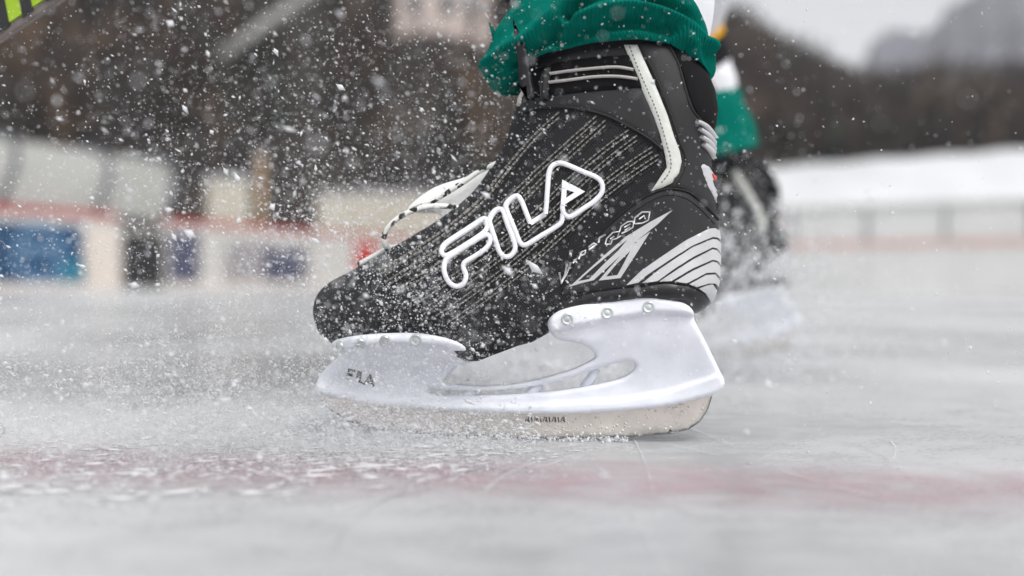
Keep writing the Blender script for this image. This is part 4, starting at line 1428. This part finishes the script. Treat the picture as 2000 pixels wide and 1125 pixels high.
def spray():
    P, S, Dn, St = [], [], [], []
    def add(pos, size, di, st):
        P.append(pos); S.append(size); Dn.append(di); St.append(st)
    def direction(n, base, spread):
        return np.array(base)[None] + rng.normal(0, spread, (n, 3))
    def clump(x, y, z, share=0.5, k=60, r=0.018):
        """draw a share of the grains together into loose clumps"""
        n = len(x); m = rng.uniform(size=n) < share
        c = rng.integers(0, n, k); w = rng.integers(0, k, n)
        q = rng.normal(0, r, (3, n)) * rng.uniform(0.3, 1.6, n)
        return (np.where(m, x[c[w]] + q[0], x), np.where(m, y[c[w]] + q[1], y), np.where(m, np.abs(z[c[w]] + q[2]), z))
    # plume thrown forward and up from the toe
    n = 9500
    x = rng.normal(-0.15, 0.16, n); z = 0.03 + np.abs(rng.gamma(1.6, 0.085, n)); y = rng.normal(0.67, 0.10, n)
    x, y, z = clump(x, y, z, 0.45, 110, 0.02)
    keep = (z < 0.55) & (y > 0.28)
    x, y, z = x[keep], y[keep], z[keep]
    n = len(x)
    add(np.c_[x, y, z], rng.lognormal(math.log(0.00034), 0.55, n), direction(n, (0.6, 0, -0.45), 0.35), rng.uniform(1.0, 2.8, n))
    # dense cluster over the toe and the forefoot
    n = 6500
    x = rng.normal(-0.085, 0.075, n); z = np.abs(rng.normal(0.115, 0.05, n)) + 0.02; y = rng.normal(0.645, 0.035, n)
    x, y, z = clump(x, y, z, 0.5, 70, 0.012)
    add(np.c_[x, y, z], rng.lognormal(math.log(0.00031), 0.50, n), direction(n, (0.4, 0, -0.5), 0.5), rng.uniform(0.9, 2.2, n))
    # fine mist veiling the toe, the front of the holder and the blade
    n = 46000
    t = rng.beta(1.3, 2.0, n)
    x = -0.01 - 0.42 * t + rng.normal(0, 0.03, n); y = rng.normal(0.66, 0.045, n)
    z = np.abs(rng.normal(0.006, 0.026 + 0.045 * t, n)) + 0.0005
    x, y, z = clump(x, y, z, 0.55, 260, 0.010)
    add(np.c_[x, y, z], rng.lognormal(math.log(0.00021), 0.35, n), direction(n, (-0.8, 0, 0.3), 0.4), rng.uniform(1.0, 3.0, n))
    # fine grains close to the boot's side
    n = 2600
    x = rng.normal(0.0, 0.12, n); z = rng.uniform(0.05, 0.42, n); y = 0.69 - np.abs(rng.normal(0, 0.06, n))
    add(np.c_[x, y, z], rng.lognormal(math.log(0.00032), 0.42, n), direction(n, (0.2, 0, -0.5), 0.5), rng.uniform(0.9, 1.8, n))
    # fine haze of specks over the boot front and the upper left
    n = 9000
    x = rng.normal(-0.16, 0.13, n); z = np.abs(rng.normal(0.20, 0.10, n)) + 0.02; y = rng.uniform(0.60, 0.90, n)
    x, y, z = clump(x, y, z, 0.35, 160, 0.022)
    add(np.c_[x, y, z], rng.lognormal(math.log(0.00026), 0.40, n), direction(n, (0.6, 0, -0.5), 0.35), rng.uniform(1.0, 2.6, n))
    # streaks carried to the upper left, further back
    n = 2600
    x = rng.uniform(-0.85, 0.05, n); z = rng.uniform(0.10, 0.75, n); y = rng.uniform(0.6, 1.7, n)
    add(np.c_[x, y, z], rng.lognormal(math.log(0.00052), 0.70, n), direction(n, (0.8, 0, -0.55), 0.18), rng.uniform(1.6, 3.6, n))
    # loose grains on the right
    n = 1500
    x = rng.uniform(0.05, 0.75, n); z = rng.uniform(0.10, 0.55, n); y = rng.uniform(0.5, 1.5, n)
    add(np.c_[x, y, z], rng.lognormal(math.log(0.00050), 0.40, n), direction(n, (0.5, 0, -0.3), 0.5), rng.uniform(1.0, 2.2, n))
    # a few big soft flakes close to the lens
    n = 46
    x = rng.uniform(-0.25, 0.22, n); z = rng.uniform(0.10, 0.26, n); y = rng.uniform(0.33, 0.52, n)
    add(np.c_[x, y, z], rng.uniform(0.0008, 0.0017, n), direction(n, (0.2, 0, -0.5), 0.5), rng.uniform(0.9, 1.4, n))
    # low rooster tail skimming over the ice towards the left
    n = 12000
    t = rng.beta(1.2, 1.6, n)
    x = 0.02 - t * 0.62; y = 0.70 - t * 0.10 + rng.normal(0, 0.05 + 0.07 * t, n)
    z = np.abs(rng.normal(0, 0.012 + 0.035 * t ** 0.8, n)) + 0.0008
    add(np.c_[x, y, z], rng.lognormal(math.log(0.00036), 0.5, n), direction(n, (-1, 0.0, 0.18), 0.25), rng.uniform(1.0, 3.2, n))
    # cloud round the trailing skate
    n = 7000
    x = rng.normal(0.28, 0.075, n); y = rng.uniform(1.12, 1.42, n); z = np.abs(rng.normal(0.05, 0.085, n)) + 0.002
    add(np.c_[x, y, z], rng.lognormal(math.log(0.0011), 0.45, n), direction(n, (0.3, 0, 0.5), 0.5), rng.uniform(0.9, 1.8, n))
    # powder heaped and hanging behind the blade, seen through the holder
    n = 9000
    y = rng.uniform(0.95, 1.85, n); x = (y - 0.9) * 0.05 + rng.normal(0, 0.10, n); z = np.abs(rng.normal(0, 0.012, n)) + 0.0005
    add(np.c_[x, y, z], rng.lognormal(math.log(0.0011), 0.5, n), direction(n, (0.3, 0, 0.5), 0.5), rng.uniform(0.9, 2.0, n))
    # ridge of shaved ice along the cut of the blade
    n = 2600
    x = rng.uniform(-0.14, 0.085, n); y = S0.y - x * math.tan(PSI) + rng.normal(0, 0.0055, n); z = np.abs(rng.normal(0, 0.0022, n)) + 0.0003
    add(np.c_[x, y, z], rng.lognormal(math.log(0.00055), 0.5, n), direction(n, (-0.6, 0, 0.3), 0.6), rng.uniform(0.9, 2.0, n))
    P_ = np.concatenate(P); keep = np.linalg.norm(P_ - np.array([0, 0, CAM_Z]), axis=1) > 0.27
    grains('snow_spray', P_[keep], np.concatenate(S)[keep], np.concatenate(Dn)[keep], np.concatenate(St)[keep], M['flake'], 'spray of flying snow grains thrown up by the skate')
spray()

def shavings():
    n = 4200
    t = rng.beta(1.2, 1.3, n)
    x = 0.0 + rng.normal(0, .03, n) - t * 0.60; y = 0.66 - 0.12 * t + rng.normal(0, 0.035 + 0.075 * t, n)
    pos = np.c_[x, y, np.full(n, 0.0006)]
    s = rng.lognormal(math.log(0.00070), 0.6, n)
    d = np.c_[np.full(n, -1.0) + rng.normal(0, .2, n), np.full(n, -0.35) + rng.normal(0, .35, n), np.zeros(n)]
    st = rng.uniform(1.5, 6.5, n)
    n2 = 1500
    pos2 = np.c_[rng.uniform(-0.9, 0.9, n2), rng.uniform(0.25, 1.8, n2), np.full(n2, 0.0005)]
    s2 = rng.lognormal(math.log(0.0007), 0.5, n2)
    d2 = np.c_[rng.normal(0, 1, n2), rng.normal(0, 1, n2), np.zeros(n2)]
    grains('ice_shavings', np.r_[pos, pos2], np.r_[s, s2], np.r_[d, d2], np.r_[st, rng.uniform(1, 2, n2)], M['shaving'], 'white ice shavings scattered over the ice in front of the blade', 0.3)
shavings()

# ------------------------------------------------------------------ haze in the valley
def haze():
    bm = bmesh.new()
    bmesh.ops.create_cube(bm, size=1)
    for v in bm.verts:
        v.co = Vector((v.co.x * 1900, v.co.y * 1100 + 400, (v.co.z + 0.5) * 135 - 3))
    m = bpy.data.materials.new('haze')
    m.use_nodes = True
    N, L = m.node_tree.nodes, m.node_tree.links
    N.remove(N['Principled BSDF'])
    pv = N.new('ShaderNodeVolumePrincipled')
    pv.inputs['Color'].default_value = (0.93, 0.94, 0.97, 1)
    pv.inputs['Density'].default_value = 0.0010
    pv.inputs['Anisotropy'].default_value = 0.1
    L.new(pv.outputs[0], N['Material Output'].inputs['Volume'])
    o = bm_obj('haze', bm, m)
    tag(o, 'pale winter haze filling the valley', 'haze', kind='stuff')
haze()
